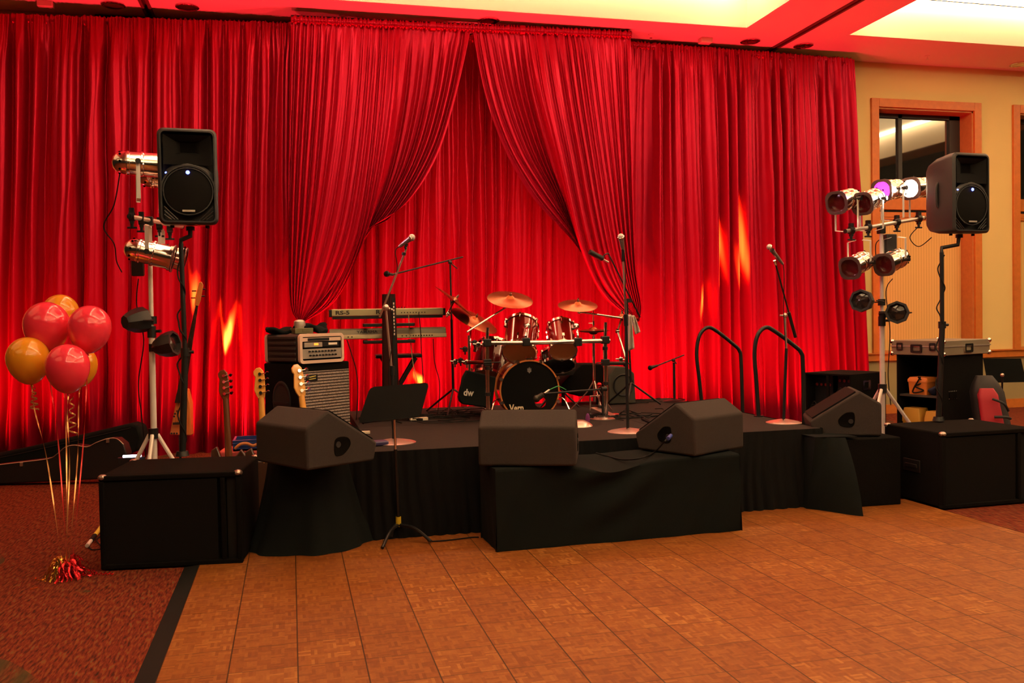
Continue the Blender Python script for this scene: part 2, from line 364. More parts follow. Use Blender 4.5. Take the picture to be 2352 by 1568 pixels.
# recessed downlights, sensors, sprinklers
def downlight(px, py, label):
    p = PZ(px, py, CEIL); r = thing('recessed_downlight', label, 'ceiling light', p, group='recessed downlights in the soffit')
    mb = MB(); mb.lathe([(.115, -.004), (.135, -.004), (.137, -.012), (.12, -.02), (.105, -.012)], n=28); build('trim_ring', mb, CHROME, r)
    mb = MB(); mb.lathe([(.118, -.012), (.108, -.004), (.09, .0), (.07, .003), (.001, .004)], T(0, 0, -.006), n=28); build('reflector', mb, mat('gold_reflector', (.8, .7, .5), .12, 1) if 'gold_reflector' not in bpy.data.materials else bpy.data.materials['gold_reflector'], r)
for px, py, l in [(260, 10, 'chrome recessed downlight left of the dark ceiling track, above the left curtain'), (430, 15, 'chrome recessed downlight just right of the left ceiling track'),
               (1123, 46, 'recessed downlight above the point where the swags meet'), (1723, 94, 'recessed downlight just left of the right ceiling track'),
               (1845, 104, 'recessed downlight just right of the right ceiling track'), (2340, 147, 'faint recessed downlight at the right photo edge, above the wall')]:
    downlight(px, py, l)
for px, py, l in [(105, 4, 'small beige ceiling box at top left of the photo'), (1620, 88, 'small beige ceiling box above the right curtain')]:
    p = PZ(px, py, CEIL); mb = MB(); mb.box((0, 0, -.035), (.17, .12, .07)); o = build('ceiling_sensor', mb, mat('beige_plastic', (.6, .5, .36), .5), None, bevel=.008); o.location = p; tag(o, l, 'sensor')
for px, py, l in [(785, 36, 'tiny sprinkler head above the left swag'), (1495, 78, 'tiny sprinkler head above the right curtain, left of the beige box'), (2130, 128, 'tiny sprinkler head in the soffit right of the curtains')]:
    p = PZ(px, py, CEIL); r = thing('sprinkler_head', l, 'sprinkler', p); mb = MB(); mb.lathe([(.001, 0), (.035, 0), (.035, -.008), (.001, -.01)], n=16); build('escutcheon', mb, CEILM, r)
    mb = MB(); mb.cyl((0, 0, -.008), (0, 0, -.05), .009); mb.cyl((0, 0, -.05), (0, 0, -.055), .02); build('deflector', mb, CHROME, r)

# ================================================================== CURTAINS
def noise1(seed, n=400):
    r = random.Random(seed); a = [r.uniform(-1, 1) for _ in range(n)]
    def f(x):
        x = x % (n-1); i = int(x); t = x-i; t = t*t*(3-2*t); return a[i]*(1-t)+a[(i+1) % n]*t
    return f
def folds(seed, wl=.15, fi=.22):
    n1, n2, n3, n4 = noise1(seed), noise1(seed+1), noise1(seed+2), noise1(seed+3)
    def f(x, v):           # x metres along, v 0 top .. 1 bottom
        xx = x+.05*n2(x*1.3+v*1.1)+.03*v*n3(x*.8)
        ph = 2*pi*(xx/wl+.7*n1(xx*2.4))
        s = 1-2*sqrt(sin(ph/2)**2+.012)
        a = .85+.5*n4(x*2.3+v*.8)
        fine = fi*(1-2*sqrt(sin(pi*xx/(wl*.41)+1.8*n3(xx*2.2))**2+.04))*(1-.35*v)
        return a*s*(.8+.35*v)+fine+.5*n2(x*1.9+v*1.3)
    return f
def curtain(name, label, p00, p10, p01, p11, seed, amp=.052, wl=.15, dens=.010, group=None):
    """flat curtain: p00 top left, p10 top right, p01 bottom left, p11 bottom right (world points)"""
    p00, p10, p01, p11 = map(Vector, (p00, p10, p01, p11)); L = (p10-p00).length; f = folds(seed, wl); n5 = noise1(seed+9)
    Y = 0
    def fn(u, v):
        p = (p00*(1-u)+p10*u)*(1-v)+(p01*(1-u)+p11*u)*v; x = u*L
        k = min(1, .35+v*7); d = amp*f(x, v)*k
        d += .018*max(0, 1-v*12)*sin(2*pi*x/.05+4*n5(x*6))
        e = min(u, 1-u)*L
        return (p.x+.012*n5(x*7+v*9), p.y-.5*amp+d, p.z+(.012*n5(x*11) if v < .001 else 0))
    mb = MB(); mb.grid(int(L/dens), 46, fn)
    r = thing(name, label, 'curtain', ((p01.x+p11.x)/2, p01.y, min(p01.z, p11.z)), group=group)
    build('panel', mb, SATIN, r, world=True, smooth=180)
    # gathered rod pocket
    mb = MB(); n6 = noise1(seed+20)
    def hd(u, v):
        p = p00*(1-u)+p10*u; x = u*L; a = v*2*pi; rr = .045+.013*sin(2*pi*x/.06+5*n5(x*7))+.008*n6(x*40)
        return (p.x, p.y-.01+rr*cos(a)*.8, p.z-.03+rr*sin(a)*1.1)
    mb.grid(int(L/.013), 11, hd); build('gathered_heading', mb, SATIN, r, world=True, smooth=180)
    return r
CY = 11.62
cl = lambda x, y, Y=CY: PY(x, y, Y)
curtain('curtain', 'red satin curtain on the left, behind the balloons and speaker pole', cl(-70, 34), cl(672, 56), cl(-90, 1028), cl(668, 1060), 11, amp=.095, wl=.25, group='red satin backdrop curtains')
curtain('curtain', 'red satin backdrop curtain behind the drums, under the tied swags', cl(655, 70, 11.82), cl(1460, 95, 11.82), cl(655, 1006, 11.82), cl(1460, 983, 11.82), 31, amp=.06, wl=.2, group='red satin backdrop curtains')
curtain('curtain', 'red satin curtain on the right, behind the two handrails', cl(1444, 98), cl(1955, 138), cl(1444, 985), cl(1994, 985), 52, amp=.085, wl=.22, group='red satin backdrop curtains')
# black pipe drawn just above the swags
mb = MB(); SY = 11.25
mb.cyl(PY(668, 40, SY+.06), PY(1450, 78, SY+.06), .03); o = build('curtain_rod', mb, BMETAL); tag(o, 'thin dark rod along the top of the two tied swags', 'rod')
def swag(name, label, keys, seed, tie):
    """keys: list of fold lines (u, [pixel points from rod to tie]) ; surface interpolated between them"""
    K = 26; f = folds(seed, .11, .12)
    lines = []
    for u, pts, dep in keys:
        P = smoothpts([Vector((x, y, 0)) for x, y in pts], 12)
        # resample by arc length
        cum = [0]
        for a, b_ in zip(P, P[1:]): cum.append(cum[-1]+(b_-a).length)
        out = []; NV = 60; j = 0
        for i in range(NV):
            s = cum[-1]*i/(NV-1)
            while j < len(cum)-2 and cum[j+1] < s: j += 1
            t = (s-cum[j])/max(1e-6, cum[j+1]-cum[j]); out.append(P[j].lerp(P[j+1], min(1, max(0, t))))
        lines.append((u, out, dep))
    NV = 60
    def at(u, v):
        i = 0
        while i < len(lines)-2 and lines[i+1][0] < u: i += 1
        u0, A, d0 = lines[i]; u1, B, d1 = lines[i+1]; t = min(1, max(0, (u-u0)/(u1-u0))); k = min(NV-1, v*(NV-1)); j = min(NV-2, int(k)); s = k-j
        a = A[j].lerp(A[j+1], s); b_ = B[j].lerp(B[j+1], s); p = a.lerp(b_, t); return p, d0*(1-t)+d1*t
    n5 = noise1(seed+3)
    def fn(u, v):
        p, dep = at(u, v); taper = 1-max(0, (v-.72)/.28)
        amp = .058*min(1, .3+v*6)*(.45+.55*taper)
        d = dep*sin(pi*min(1, v*1.1))*(taper*.8+.2)+amp*f(u*2.1, v)
        d -= .10*v*v*(1 if v < .9 else 1)
        if v < .03: d += .012*sin(u*180)
        q = PY(p.x, p.y, SY+d); return q
    mb = MB(); mb.grid(210, NV, fn)
    r = thing(name, label, 'curtain', (tie.x, tie.y, 0), group='swags tied back at the stage')
    r.location = tie
    build('panel', mb, SATIN, r, world=True, smooth=180)
    mb = MB(); n6 = noise1(seed+20); a = at(0, 0)[0]; b_ = at(1, 0)[0]
    def hd(u, v):
        p = PY(a.x+(b_.x-a.x)*u, a.y+(b_.y-a.y)*u, SY); an = v*2*pi; rr = .05+.014*sin(u*2*pi*45+4*n5(u*30))
        return (p.x, p.y-.01+rr*cos(an)*.8, p.z-.02+rr*sin(an))
    mb.grid(240, 11, hd); build('gathered_heading', mb, SATIN, r, world=True, smooth=180)
    return r
SW1 = swag('tied_curtain', 'left red satin swag, drawn back and tied behind the bass amplifier', [
    (0, [(668, 42), (664, 250), (662, 500), (666, 690), (688, 742)], 0),
    (.28, [(785, 48), (772, 250), (745, 470), (710, 650), (689, 742)], -.03),
    (.50, [(875, 52), (866, 220), (850, 400), (820, 560), (755, 690), (690, 742)], -.12),
    (.60, [(912, 54), (905, 220), (880, 390), (842, 535), (775, 685), (691, 743)], -.20),
    (.635, [(928, 55), (915, 225), (885, 395), (842, 535), (772, 680), (691, 743)], .02),
    (.68, [(945, 56), (930, 225), (895, 395), (843, 530), (768, 670), (691, 743)], .16),
    (.82, [(1010, 58), (985, 220), (935, 385), (852, 527), (768, 665), (691, 743)], .17),
    (.94, [(1060, 60), (1028, 220), (982, 360), (900, 495), (835, 536), (768, 660), (691, 744)], .08),
    (1, [(1083, 61), (1046, 225), (1003, 360), (935, 465), (828, 541), (765, 650), (691, 744)], -.03)], 71, PY(690, 742, SY-.1))
SW2 = swag('tied_curtain', 'right red satin swag, drawn back and tied behind the tall silver microphone', [
    (0, [(1084, 61), (1112, 210), (1160, 345), (1225, 455), (1318, 557), (1390, 660), (1466, 740)], -.03),
    (.06, [(1102, 61), (1132, 210), (1178, 335), (1240, 435), (1318, 540), (1390, 660), (1466, 739)], .08),
    (.18, [(1145, 63), (1172, 200), (1218, 340), (1270, 440), (1320, 535), (1390, 665), (1466, 739)], .17),
    (.32, [(1195, 65), (1220, 220), (1262, 370), (1296, 460), (1326, 545), (1390, 670), (1466, 738)], .16),
    (.37, [(1212, 66), (1236, 215), (1270, 350), (1302, 465), (1330, 560), (1388, 678), (1466, 738)], .0),
    (.41, [(1228, 66), (1250, 210), (1282, 350), (1308, 470), (1334, 575), (1386, 682), (1466, 738)], -.20),
    (.52, [(1270, 67), (1292, 220), (1320, 370), (1345, 500), (1378, 620), (1425, 695), (1466, 738)], -.12),
    (.75, [(1352, 72), (1372, 230), (1395, 400), (1420, 560), (1445, 670), (1467, 738)], -.03),
    (1, [(1448, 77), (1452, 250), (1456, 450), (1462, 620), (1474, 700), (1468, 738)], 0)], 91, PY(1466, 740, SY-.1))

# ================================================================== STAGE
SX0, SX1, SYF, SYB, SZ = .56, 4.2, 6.44, 9.45, .64
r = thing('stage', 'low black carpeted stage with pleated black skirt', 'stage', ((SX0+SX1)/2, SYF, 0))
mb = MB(); n = 3
for i in range(3):
    for j in range(2):
        x0 = SX0+(SX1-SX0)*i/3; x1 = SX0+(SX1-SX0)*(i+1)/3; y0 = SYF+(SYB-SYF)*j/2; y1 = SYF+(SYB-SYF)*(j+1)/2
        mb.box(((x0+x1)/2, (y0+y1)/2, SZ-.04), (x1-x0-.006, y1-y0-.006, .08))
build('deck', mb, DECK, r, world=True, bevel=.004)
mb = MB(); fs = folds(5, .09)
def sk(u, v):
    X0 = SX0-.28; L = (SX1-X0)+(SYB-SYF); s = u*L; d = .012*fs(s, v)*(.4+.8*v)
    if s < SX1-X0: return (X0+s, SYF-.02-.03*v+d, (SZ-.012)*(1-v)+.012)
    return (SX1+.02-d, SYF+s-(SX1-X0), (SZ-.012)*(1-v)+.012)
mb.grid(760, 8, sk); build('skirt', mb, SKIRT, r, world=True, smooth=180)
for x in (SX0+.1, SX0+1.3, SX1-1.3, SX1-.1):
    for y in (SYF+.1, SYB-.1): mb = MB(); mb.cyl((x, y, .012), (x, y, SZ-.09), .025); build('leg', mb, BMETAL, r, world=True)
# steps off the right end of the stage
r = thing('step_unit', 'black step unit at the right end of the stage between the handrails', 'steps', (4.5, 7.9, 0))
for i, (x0, x1, z) in enumerate([(4.24, 4.48, .42), (4.48, 4.72, .21)]):
    mb = MB(); mb.box(((x0+x1)/2, 7.93, z/2), (x1-x0-.01, 1.0, z)); build('step', mb, BCARP, r, world=True, bevel=.006)
def handrail(Y, x0, x1, yt, ym, label, x0b, x1b):
    r = thing('handrail', label, 'handrail', (PY(x0b, 900, Y).x, Y, 0), group='black handrails of the stage steps')
    A = PY(x0, yt+60, Y); A0 = Vector((PY(x0b, 900, Y).x, Y, SZ if x0b else 0)); B = PY(x1, ym+35, Y); B0 = Vector((PY(x1b, 940, Y).x, Y, .0))
    pts = [A0, A0.lerp(A, .5), A, PY(x0+7, yt+18, Y), PY(x0+25, yt, Y), PY(x0+46, yt+8, Y), PY(x1-18, ym-5, Y), PY(x1-4, ym+10, Y), B, B.lerp(B0, .5), B0]
    mb = MB(); mb.tube(pts, .019, n=12, sm=8); build('rail', mb, BMETAL, r, world=True)
    
    for q_ in (A0, B0): mb = MB(); mb.cyl(q_, q_+Vector((0, 0, .01)), .045); build('foot_plate', mb, BMETAL, r, world=True)
handrail(8.46, 1600, 1702, 752, 795, 'black bent tube handrail, the left and farther one of the pair', 1612, 1708)
handrail(7.38, 1733, 1844, 752, 800, 'black bent tube handrail, the right and nearer one of the pair', 1742, 1848)
# ================================================================== SUBWOOFERS
CORNER = mat('worn_steel_corner', (.45, .38, .34), .35, .9)
def subwoofer(label, loc, rz, w, h, d, grw):
    r = thing('subwoofer', label, 'subwoofer', loc, rz, group='subwoofers flanking the stage')   # origin: front left bottom corner
    mb = MB(); mb.box((w/2, d/2+.02, h/2+.008), (w, d-.04, h-.016)); build('cabinet', mb, BCARP, r, bevel=.012)
    mb = MB(); t = .035   # front lip frame
    mb.box((w/2, .02, h-t/2), (w, .05, t)); mb.box((w/2, .02, t/2+.008), (w, .05, t)); mb.box((t/2, .02, h/2), (t, .05, h-2*t)); mb.box((w-t/2, .02, h/2), (t, .05, h-2*t)); mb.box((grw+t*1.2, .02, h/2), (.03, .05, h-2*t))
    build('front_frame', mb, BCARP, r, bevel=.008)
    mb = MB(); mb.box((t+(grw-t)/2, .012, h/2), (grw-t*.6, .016, h-2*t-.012)); build('grille', mb, BGRILLE, r, bevel=.004)
    mb = MB(); mb.box(((grw+w)/2+.02, .035, h/2), (w-grw-.09, .02, h-2*t)); build('port_panel', mb, RUBBER, r)
    for x in (.02, w-.02):
        for y in (.02, d-.02):
            mb = MB(); mb.sphere((x, y, h-.012), .03, 8, (1, 1, .7)); build('corner_protector', mb, CORNER, r)
    mb = MB(); mb.box((-.003, d*.5, h*.5), (.012, .2, .1)); mb.box((-.012, d*.5, h*.5), (.012, .14, .03)); build('side_handle', mb, BMETAL, r, bevel=.004)
    return r
fl, fr = PZ(232, 1312, 0), PZ(558, 1296, 0); wv = (fr-fl)
subwoofer('black carpeted subwoofer on the left, standing on the red carpet by the balloons', fl, math.degrees(math.atan2(wv.y, wv.x)), wv.length, .615, .70, wv.length*.82)
fr2 = PZ(2165, 1172, 0)
subwoofer('black carpeted subwoofer on the right, cut off by the photo edge', fr2, 0.5, .90, .615, .70, .70)

# ================================================================== SPEAKERS ON POLES
def speaker(label, pole_pts, top, rz, w=.40, h=.68, d=.38):
    """top: world point of bottom centre of cabinet"""
    r = thing('loudspeaker', label, 'loudspeaker', top, rz, group='moulded loudspeakers on poles')
    sec = []
    for y, sx, sz, rr in [(.0, 1, 1, .045), (.05, 1.0, 1.0, .05), (.22, .86, .96, .05), (.34, .66, .88, .05), (d, .55, .80, .05)]:
        sec.append([(x, y-.12, z+h/2) for x, z in rrect(w*sx, h*sz, rr)])
    front_rim = [[(x, -.145, z+h/2) for x, z in rrect(w-.03, h-.03, .035)], [(x, -.13, z+h/2) for x, z in rrect(w, h, .045)]]
    # cabinet with a recessed front: outer shell, rim, then back plane of the recess
    inner = [[(x, -.145, z+h/2) for x, z in rrect(w-.05, h-.05, .03)], [(x, -.055, z+h/2) for x, z in rrect(w-.065, h-.065, .03)]]
    mb = MB(); mb.loft(inner[::-1]+front_rim+sec[1:]); build('cabinet', mb, BPLAS, r, bevel=.0)
    # horn flare in the top third
    hz0, hz1 = h*.62, h-.045; a = w/2-.04
    mb = MB(); m_ = (hz0+hz1)/2+.02
    outer = [(-a, -.138, hz0-.0), (a, -.138, hz0), (a, -.138, hz1), (-a, -.138, hz1)]; mid = [(-a*.55, -.105, m_-.045), (a*.55, -.105, m_-.045), (a*.55, -.105, m_+.05), (-a*.55, -.105, m_+.05)]
    thr = [(-.05, -.075, m_-.03), (.05, -.075, m_-.03), (.05, -.075, m_+.04), (-.05, -.075, m_+.04)]
    mb.loft([outer, mid, thr], cap=False); build('horn', mb, BGRILLE, r)
    mb = MB(); mb.add([(x, -.074, z) for x, _, z in thr], [(0, 1, 2, 3)]); build('horn_throat', mb, DARK, r)
    # lower baffle with woofer
    cz = h*.345; R = w*.425
    mb = MB()
    arch = [(R*1.10*cos(t), R*1.10*sin(t)) for t in [pi*k/18 for k in range(19)]]
    n = len(arch); f0 = [(x, -.142, cz+z) for x, z in arch]; f1 = [(x*.94, -.142, cz+z*.94) for x, z in arch]; b1 = [(x*.9, -.09, cz+z*.9) for x, z in arch]; top_ = [(max(-a, min(a, x*1.12)), -.125, max(cz+z*1.12, cz+z)) for x, z in arch]
    mb.loft([top_, f0, f1, b1], cap=False, close=False)
    build('woofer_surround', mb, BPLAS, r)
    mb = MB(); mb.lathe([(.001, .012), (R*.6, .010), (R*.93, .0), (R*.95, -.015)], Matrix.Translation((0, -.135, cz)) @ RX(90), n=40); build('woofer_grille', mb, BGRILLE, r)
    mb = MB(); mb.lathe([(R*.95, -.02), (R*.95, .006), (R*1.0, .006), (R*1.02, -.04)], Matrix.Translation((0, -.135, cz)) @ RX(90), n=40); build('woofer_ring', mb, BPLAS, r)
    for s in (-1, 1):
        mb = MB()
        for k in range(3):
            q = .02+k*.022
            mb.add([(s*(a+.005), -.142, .035+q*1.0+.012), (s*(a-.07+q), -.142, .035+q*0), (s*(a-.05+q), -.142, .035), (s*(a+.005), -.142, .035+q+.028)], [(0, 1, 2, 3)])
        mb2 = MB()
        for k in range(3):
            mb2.cyl((s*(a+.004), -.128, .125-k*.028), (s*(a-.085+k*.022), -.128, .034), .0055, n=6)
        build('port_slats', mb2, BPLAS, r)
    # badge, leds
    mb = MB(); mb.box((0, -.15, cz-R*.82), (.085, .006, .014)); build('badge', mb, SILVER, r)
    mb = MB(); mb.lathe([(.001, .004), (.013, .003), (.014, 0)], Matrix.Translation((0, -.148, cz+R*.78)) @ RX(90), n=14); build('logo_light', mb, LED_B, r)
    mb = MB(); mb.sphere((-a+.015, -.132, cz+R*.75), .009, 8); build('power_light', mb, LED_B, r)
    for s in (-1, 1):
        mb = MB(); mb.tube([(s*w*.44, .05, h*.34), (s*w*.475, .055, h*.4), (s*w*.475, .055, h*.6), (s*w*.44, .05, h*.66)], .012, sm=3); build('side_handle', mb, BPLAS, r)
    mb = MB(); mb.box((0, .06, h*.5), (w*.55, .40, .001)) if 0 else None
    mb = MB(); mb.cyl((0, 0, 0), (0, 0, -.03), .03); build('pole_socket', mb, BMETAL, r)
    for s in (-1, 1): mb = MB(); mb.cyl((s*.12, -.03, .015), (s*.12, -.03, -.015), .014); build('foot', mb, RUBBER, r)
    return r
# left
dl = 6.45; tl = PD(437, 520, dl)
speaker('black moulded loudspeaker high on the left pole, between the par lamps and the swag', None, tl, 3)
def spole(label, pts, floor_pt):
    r = thing('speaker_pole', label, 'speaker pole', floor_pt, group='speaker poles on the subwoofers'); P = [Vector(p) for p in pts]
    mb = MB(); mb.tube(P[:4], .0175, n=12, sm=0); build('offset_arm', mb, BMETAL, r, world=True)
    mb = MB(); mb.cyl(P[3]+Vector((0, 0, .02)), P[4], .0175); build('upper_tube', mb, BMETAL, r, world=True)
    mb = MB(); mb.cyl(P[4]+Vector((0, 0, .05)), P[5], .024); build('lower_tube', mb, BMETAL, r, world=True)
    mb = MB(); mb.cyl(P[4]+Vector((0, 0, .03)), P[4]+Vector((0, 0, .09)), .032); mb.cyl(P[4]+Vector((.02, -.0, .06)), P[4]+Vector((.06, 0, .06)), .012); build('clamp_collar', mb, BMETAL, r, world=True)
    mb = MB(); mb.cyl(P[5]+Vector((0, 0, .0)), P[5]+Vector((0, 0, .035)), .05, .04); build('threaded_foot', mb, BMETAL, r, world=True)
    # cable wound down the pole
    Q = []; a = P[3]; b_ = P[5]
    for k in range(26): t = k/25; q = a.lerp(b_, t); Q.append(q+Vector((.028*cos(k*1.1)+.006*sin(k*3), .028*sin(k*1.1), 0)))
    mb = MB(); mb.tube(Q, .0055, n=6, sm=4); build('cable', mb, RUBBER, r, world=True); return r
a = PD(418, 552, dl); zt = .625
spole('black pole with a crooked top carrying the left loudspeaker', [tl, PD(437, 542, dl), PD(416, 551, dl), PD(416, 566, dl), (a.x, a.y, 1.32), (PD(421, 1050, dl).x-.01, a.y, zt)], (a.x, a.y, zt))
dr = 7.72; tr = PD(2203, 538, dr)
speaker('black moulded loudspeaker high on the right pole in front of the window', None, tr, 4)
a = PD(2163, 572, dr)
spole('black pole with a crooked top carrying the right loudspeaker', [tr, PD(2200, 562, dr), PD(2163, 569, dr), PD(2163, 585, dr), (a.x, a.y, 1.4), (PD(2161, 975, dr).x, a.y, zt)], (a.x, a.y, zt))

# ================================================================== FLOOR MONITORS
def wedge(label, loc, rz, wdt=.62, cup=1, pitch=0):
    r = thing('floor_monitor', label, 'monitor speaker', loc, rz, group='wedge monitors along the stage front')
    poly = [(0, .004), (0, .27), (.17, .375), (.56, .125), (.53, .004)]
    mb = MB(); x0 = 0
    mb.loft([[(0, y, z) for y, z in poly], [(wdt, y, z) for y, z in poly]]); o = build('cabinet', mb, BWEDGE, r, bevel=.018, seg=3)
    # front grille on the long sloping face
    a = Vector((0, .17, .375)); b_ = Vector((0, .56, .125)); nrm = Vector((0, .25, .39)).normalized()
    g = [a.lerp(b_, .06)+nrm*.004, a.lerp(b_, .94)+nrm*.004]
    mb = MB(); mb.loft([[g[0]+Vector((.03, 0, 0)), g[1]+Vector((.03, 0, 0)), g[1]+Vector((.03, 0, 0))+nrm*.008, g[0]+Vector((.03, 0, 0))+nrm*.008],
                        [g[0]+Vector((wdt-.03, 0, 0)), g[1]+Vector((wdt-.03, 0, 0)), g[1]+Vector((wdt-.03, 0, 0))+nrm*.008, g[0]+Vector((wdt-.03, 0, 0))+nrm*.008]]); build('grille', mb, BGRILLE, r)
    for sx, X in ((-1, 0), (1, wdt)):
        mb = MB(); M = Matrix.Translation((X, .27, .135)) @ RY(90*sx)
        pts = [(.045*cos(t)*(1+.35*(sin(t) < 0)), .055*sin(t)) for t in [2*pi*k/24 for k in range(24)]]
        pts = [(-.045, .045), (.0, .065), (.05, .02), (.062, -.02), (.05, -.055), (-.03, -.055), (-.055, -.02)]
        P = []
        n = len(pts)
        for k in range(n):
            A, B, D, E = [Vector((*pts[(k+q) % n], 0)) for q in (-1, 0, 1, 2)]
            for q in range(5):
                t = q/5; P.append(.5*((2*B)+(D-A)*t+(2*A-5*B+4*D-E)*t*t+(3*B-A-3*D+E)*t**3))
        mb.loft([[(p.x*1.06, p.y*1.06, .0005) for p in P], [(p.x, p.y, .004) for p in P], [(p.x*.9, p.y*.9, .002) for p in P]], cap=True, M=M); build('handle_recess', mb, DARK, r)  # shallow raised patch, coloured dark to read as a shaded hollow
        mb = MB(); mb.lathe([(.001, .006), (.012, .006), (.018, .007), (.02, .003)], M @ T(-.01, -.03, 0), n=16); build('connector', mb, BPLAS, r)
    return r
MZ1 = .50
p = PD(705, 1083, 5.62); ZB1 = p.z
# monitor 1 : near corner = local (w,0)
def place_corner(corner, rz, wdt, right=True):
    R = Matrix.Rotation(rad(rz), 3, 'Z'); return Vector(corner)-(R @ Vector((wdt, 0, 0)) if right else Vector((0, 0, 0)))
wedge('black wedge monitor on the left, turned sideways on the round draped stand', place_corner(p, -58, .62), -58)
MH = .575
q = PZ(1099, 1072, MH); q2 = PZ(1324, 1072, MH); mw = (q2-q).length
wedge('black wedge monitor in the middle, back squarely to the camera, hiding the drum front', q, math.degrees(math.atan2((q2-q).y, (q2-q).x)), mw)
p3 = PZ(1596, 1050, MH)
wedge('black wedge monitor with a cable in its side, right of centre on the draped box', p3, 27, .60)
p4 = PZ(1890, 1003, .565); p4b = PZ(2026, 1003, .565)
R78 = Matrix.Rotation(rad(80), 3, 'Z'); base4 = p4b
wedge('black wedge monitor on the right, side-on, with its nose pointing left', base4, 64, .56)

# ================================================================== DRAPED STANDS
def hemnoise(a, sd): return .5*sin(a*5+sd)+.35*sin(a*9+2*sd)+.25*sin(a*14+sd*3)
r = thing('draped_stand', 'round flared stand under a black cloth, beneath the left wedge monitor', 'draped stand', PZ(715, 1255, 0), 0)
mb = MB(); c0 = PZ(712, 1250, 0); ctop = Vector((c0.x+.02, c0.y+.02, ZB1))
secs = []
for i in range(22):
    t = i/21; zz = ZB1*(1-t)
    ring = []
    for k in range(96):
        a = 2*pi*k/96; rr = .26+.17*t**1.3
        sq = 1/max(abs(cos(a-.5)), abs(sin(a-.5)))**.5*.93
        rr = rr*(sq*(1-t)+t)+.035*t*hemnoise(a, 1.3)
        ring.append((c0.x+rr*cos(a), c0.y+rr*sin(a)*.85, max(.014, zz-.003)))
    secs.append(ring)
mb.loft([[(c0.x+(x-c0.x)*.01, c0.y+(y-c0.y)*.01, z) for x, y, z in secs[0]]]+secs, cap=False); build('black_drape', mb, BCLOTH, r, world=True, smooth=60)
mb = MB(); mb.cyl((c0.x, c0.y, .013), (c0.x, c0.y, ZB1-.01), .2); build('stand_core', mb, BMETAL, r, world=True)
# long draped box in the middle
r = thing('draped_box', 'long box under wrinkled black cloth at the stage front, carrying two monitors', 'draped box', PZ(1400, 1250, 0), 0)
A = PZ(1141, 1272, .0); A.z = 0; B = PZ(1701, 1222, .0); B.z = 0
Ab = A+Vector((-.02, .42, 0)); Bb = B+Vector((.02, .50, 0))
wn = noise1(44); wn2 = noise1(45)
def clothbox(u, v):
    # v: 0 back floor .. .25 back top .. .5 front top .. 1 floor front
    fA = A.lerp(B, u); bA = Ab.lerp(Bb, u)
    sag = .055*math.exp(-((u-.46)/.12)**2)
    if v < .2: t = v/.2; q = bA.copy(); q.z = MH*t-.003
    elif v < .45: t = (v-.2)/.25; q = bA.lerp(fA, t); q.z = MH-.003-sag*t*1.2-.01*math.exp(-((u-.46)/.1)**2)
    else:
        t = (v-.45)/.55; q = fA.copy(); q.z = (MH-.003-sag*1.2)*(1-t)+.014*t
        wr = .022*sin((u*3.2-.9+t*1.5)*6)*math.exp(-((u-.45)/.16)**2)*(1-t)*2.2*min(1, t*6)
        wr += .012*wn(u*16+t*2.5)*min(1, t*4)+.03*t*t*wn2(u*5)*.4
        q.y -= wr+.012*t
    return q
mb = MB(); mb.grid(150, 60, clothbox)
for s, (P0, P1) in ((0, (A, Ab)), (1, (B, Bb))):
    mb.grid(14, 20, lambda u, v, P0=P0, P1=P1, s=s: ((P0.lerp(P1, u)).x+(.012*wn(u*5+v*2)*v*(1 if s else -1)), (P0.lerp(P1, u)).y-.012*v*(1-u), (MH-.003)*(1-v)+.014*v))
build('black_drape', mb, BCLOTH, r, world=True, smooth=70)
# right draped box
r = thing('draped_box', 'square box with black cloth hanging on its left, under the right wedge monitor', 'draped box', PZ(1960, 1165, 0), 0)
b0 = PZ(1908, 1172, 0); b1 = PZ(2070, 1161, 0); HB = .565
mb = MB(); mid = (b0+b1)/2; wv = b1-b0
mb.box((wv.length/2, .31, HB/2+.004), (wv.length, .62, HB-.012), Matrix.Translation(b0) @ Matrix.Rotation(math.atan2(wv.y, wv.x), 4, 'Z')); build('box', mb, BCARP, r, world=True, bevel=.01)
mb = MB(); c0 = PZ(1853, 1172, 0); c1 = PZ(1979, 1188, 0); t0 = PY(1872, 1004, b0.y-.03); t1 = PY(1940, 1004, b0.y-.03)
def rc(u, v):
    top = t0.lerp(t1, u); bot = c0.lerp(c1, u); e = v**.95; q = Vector((top.x+(bot.x-top.x)*e, top.y+(bot.y-top.y)*e, top.z*(1-v)+.014*v)); q.y += .03*sin(u*5+.4)*v-.02*sin(pi*v)+.015*wn(u*6+v*3); return q
mb.grid(40, 30, rc); mb.grid(12, 30, lambda u, v: Vector(rc(0, v))+Vector((.05*u, .45*u, 0)))
mb.grid(30, 8, lambda u, v: (t0+Vector((0.0, .4*v, .001))).lerp(t1+Vector((.12, .4*v, .001)), u))
build('black_drape', mb, BCLOTH, r, world=True, smooth=70)
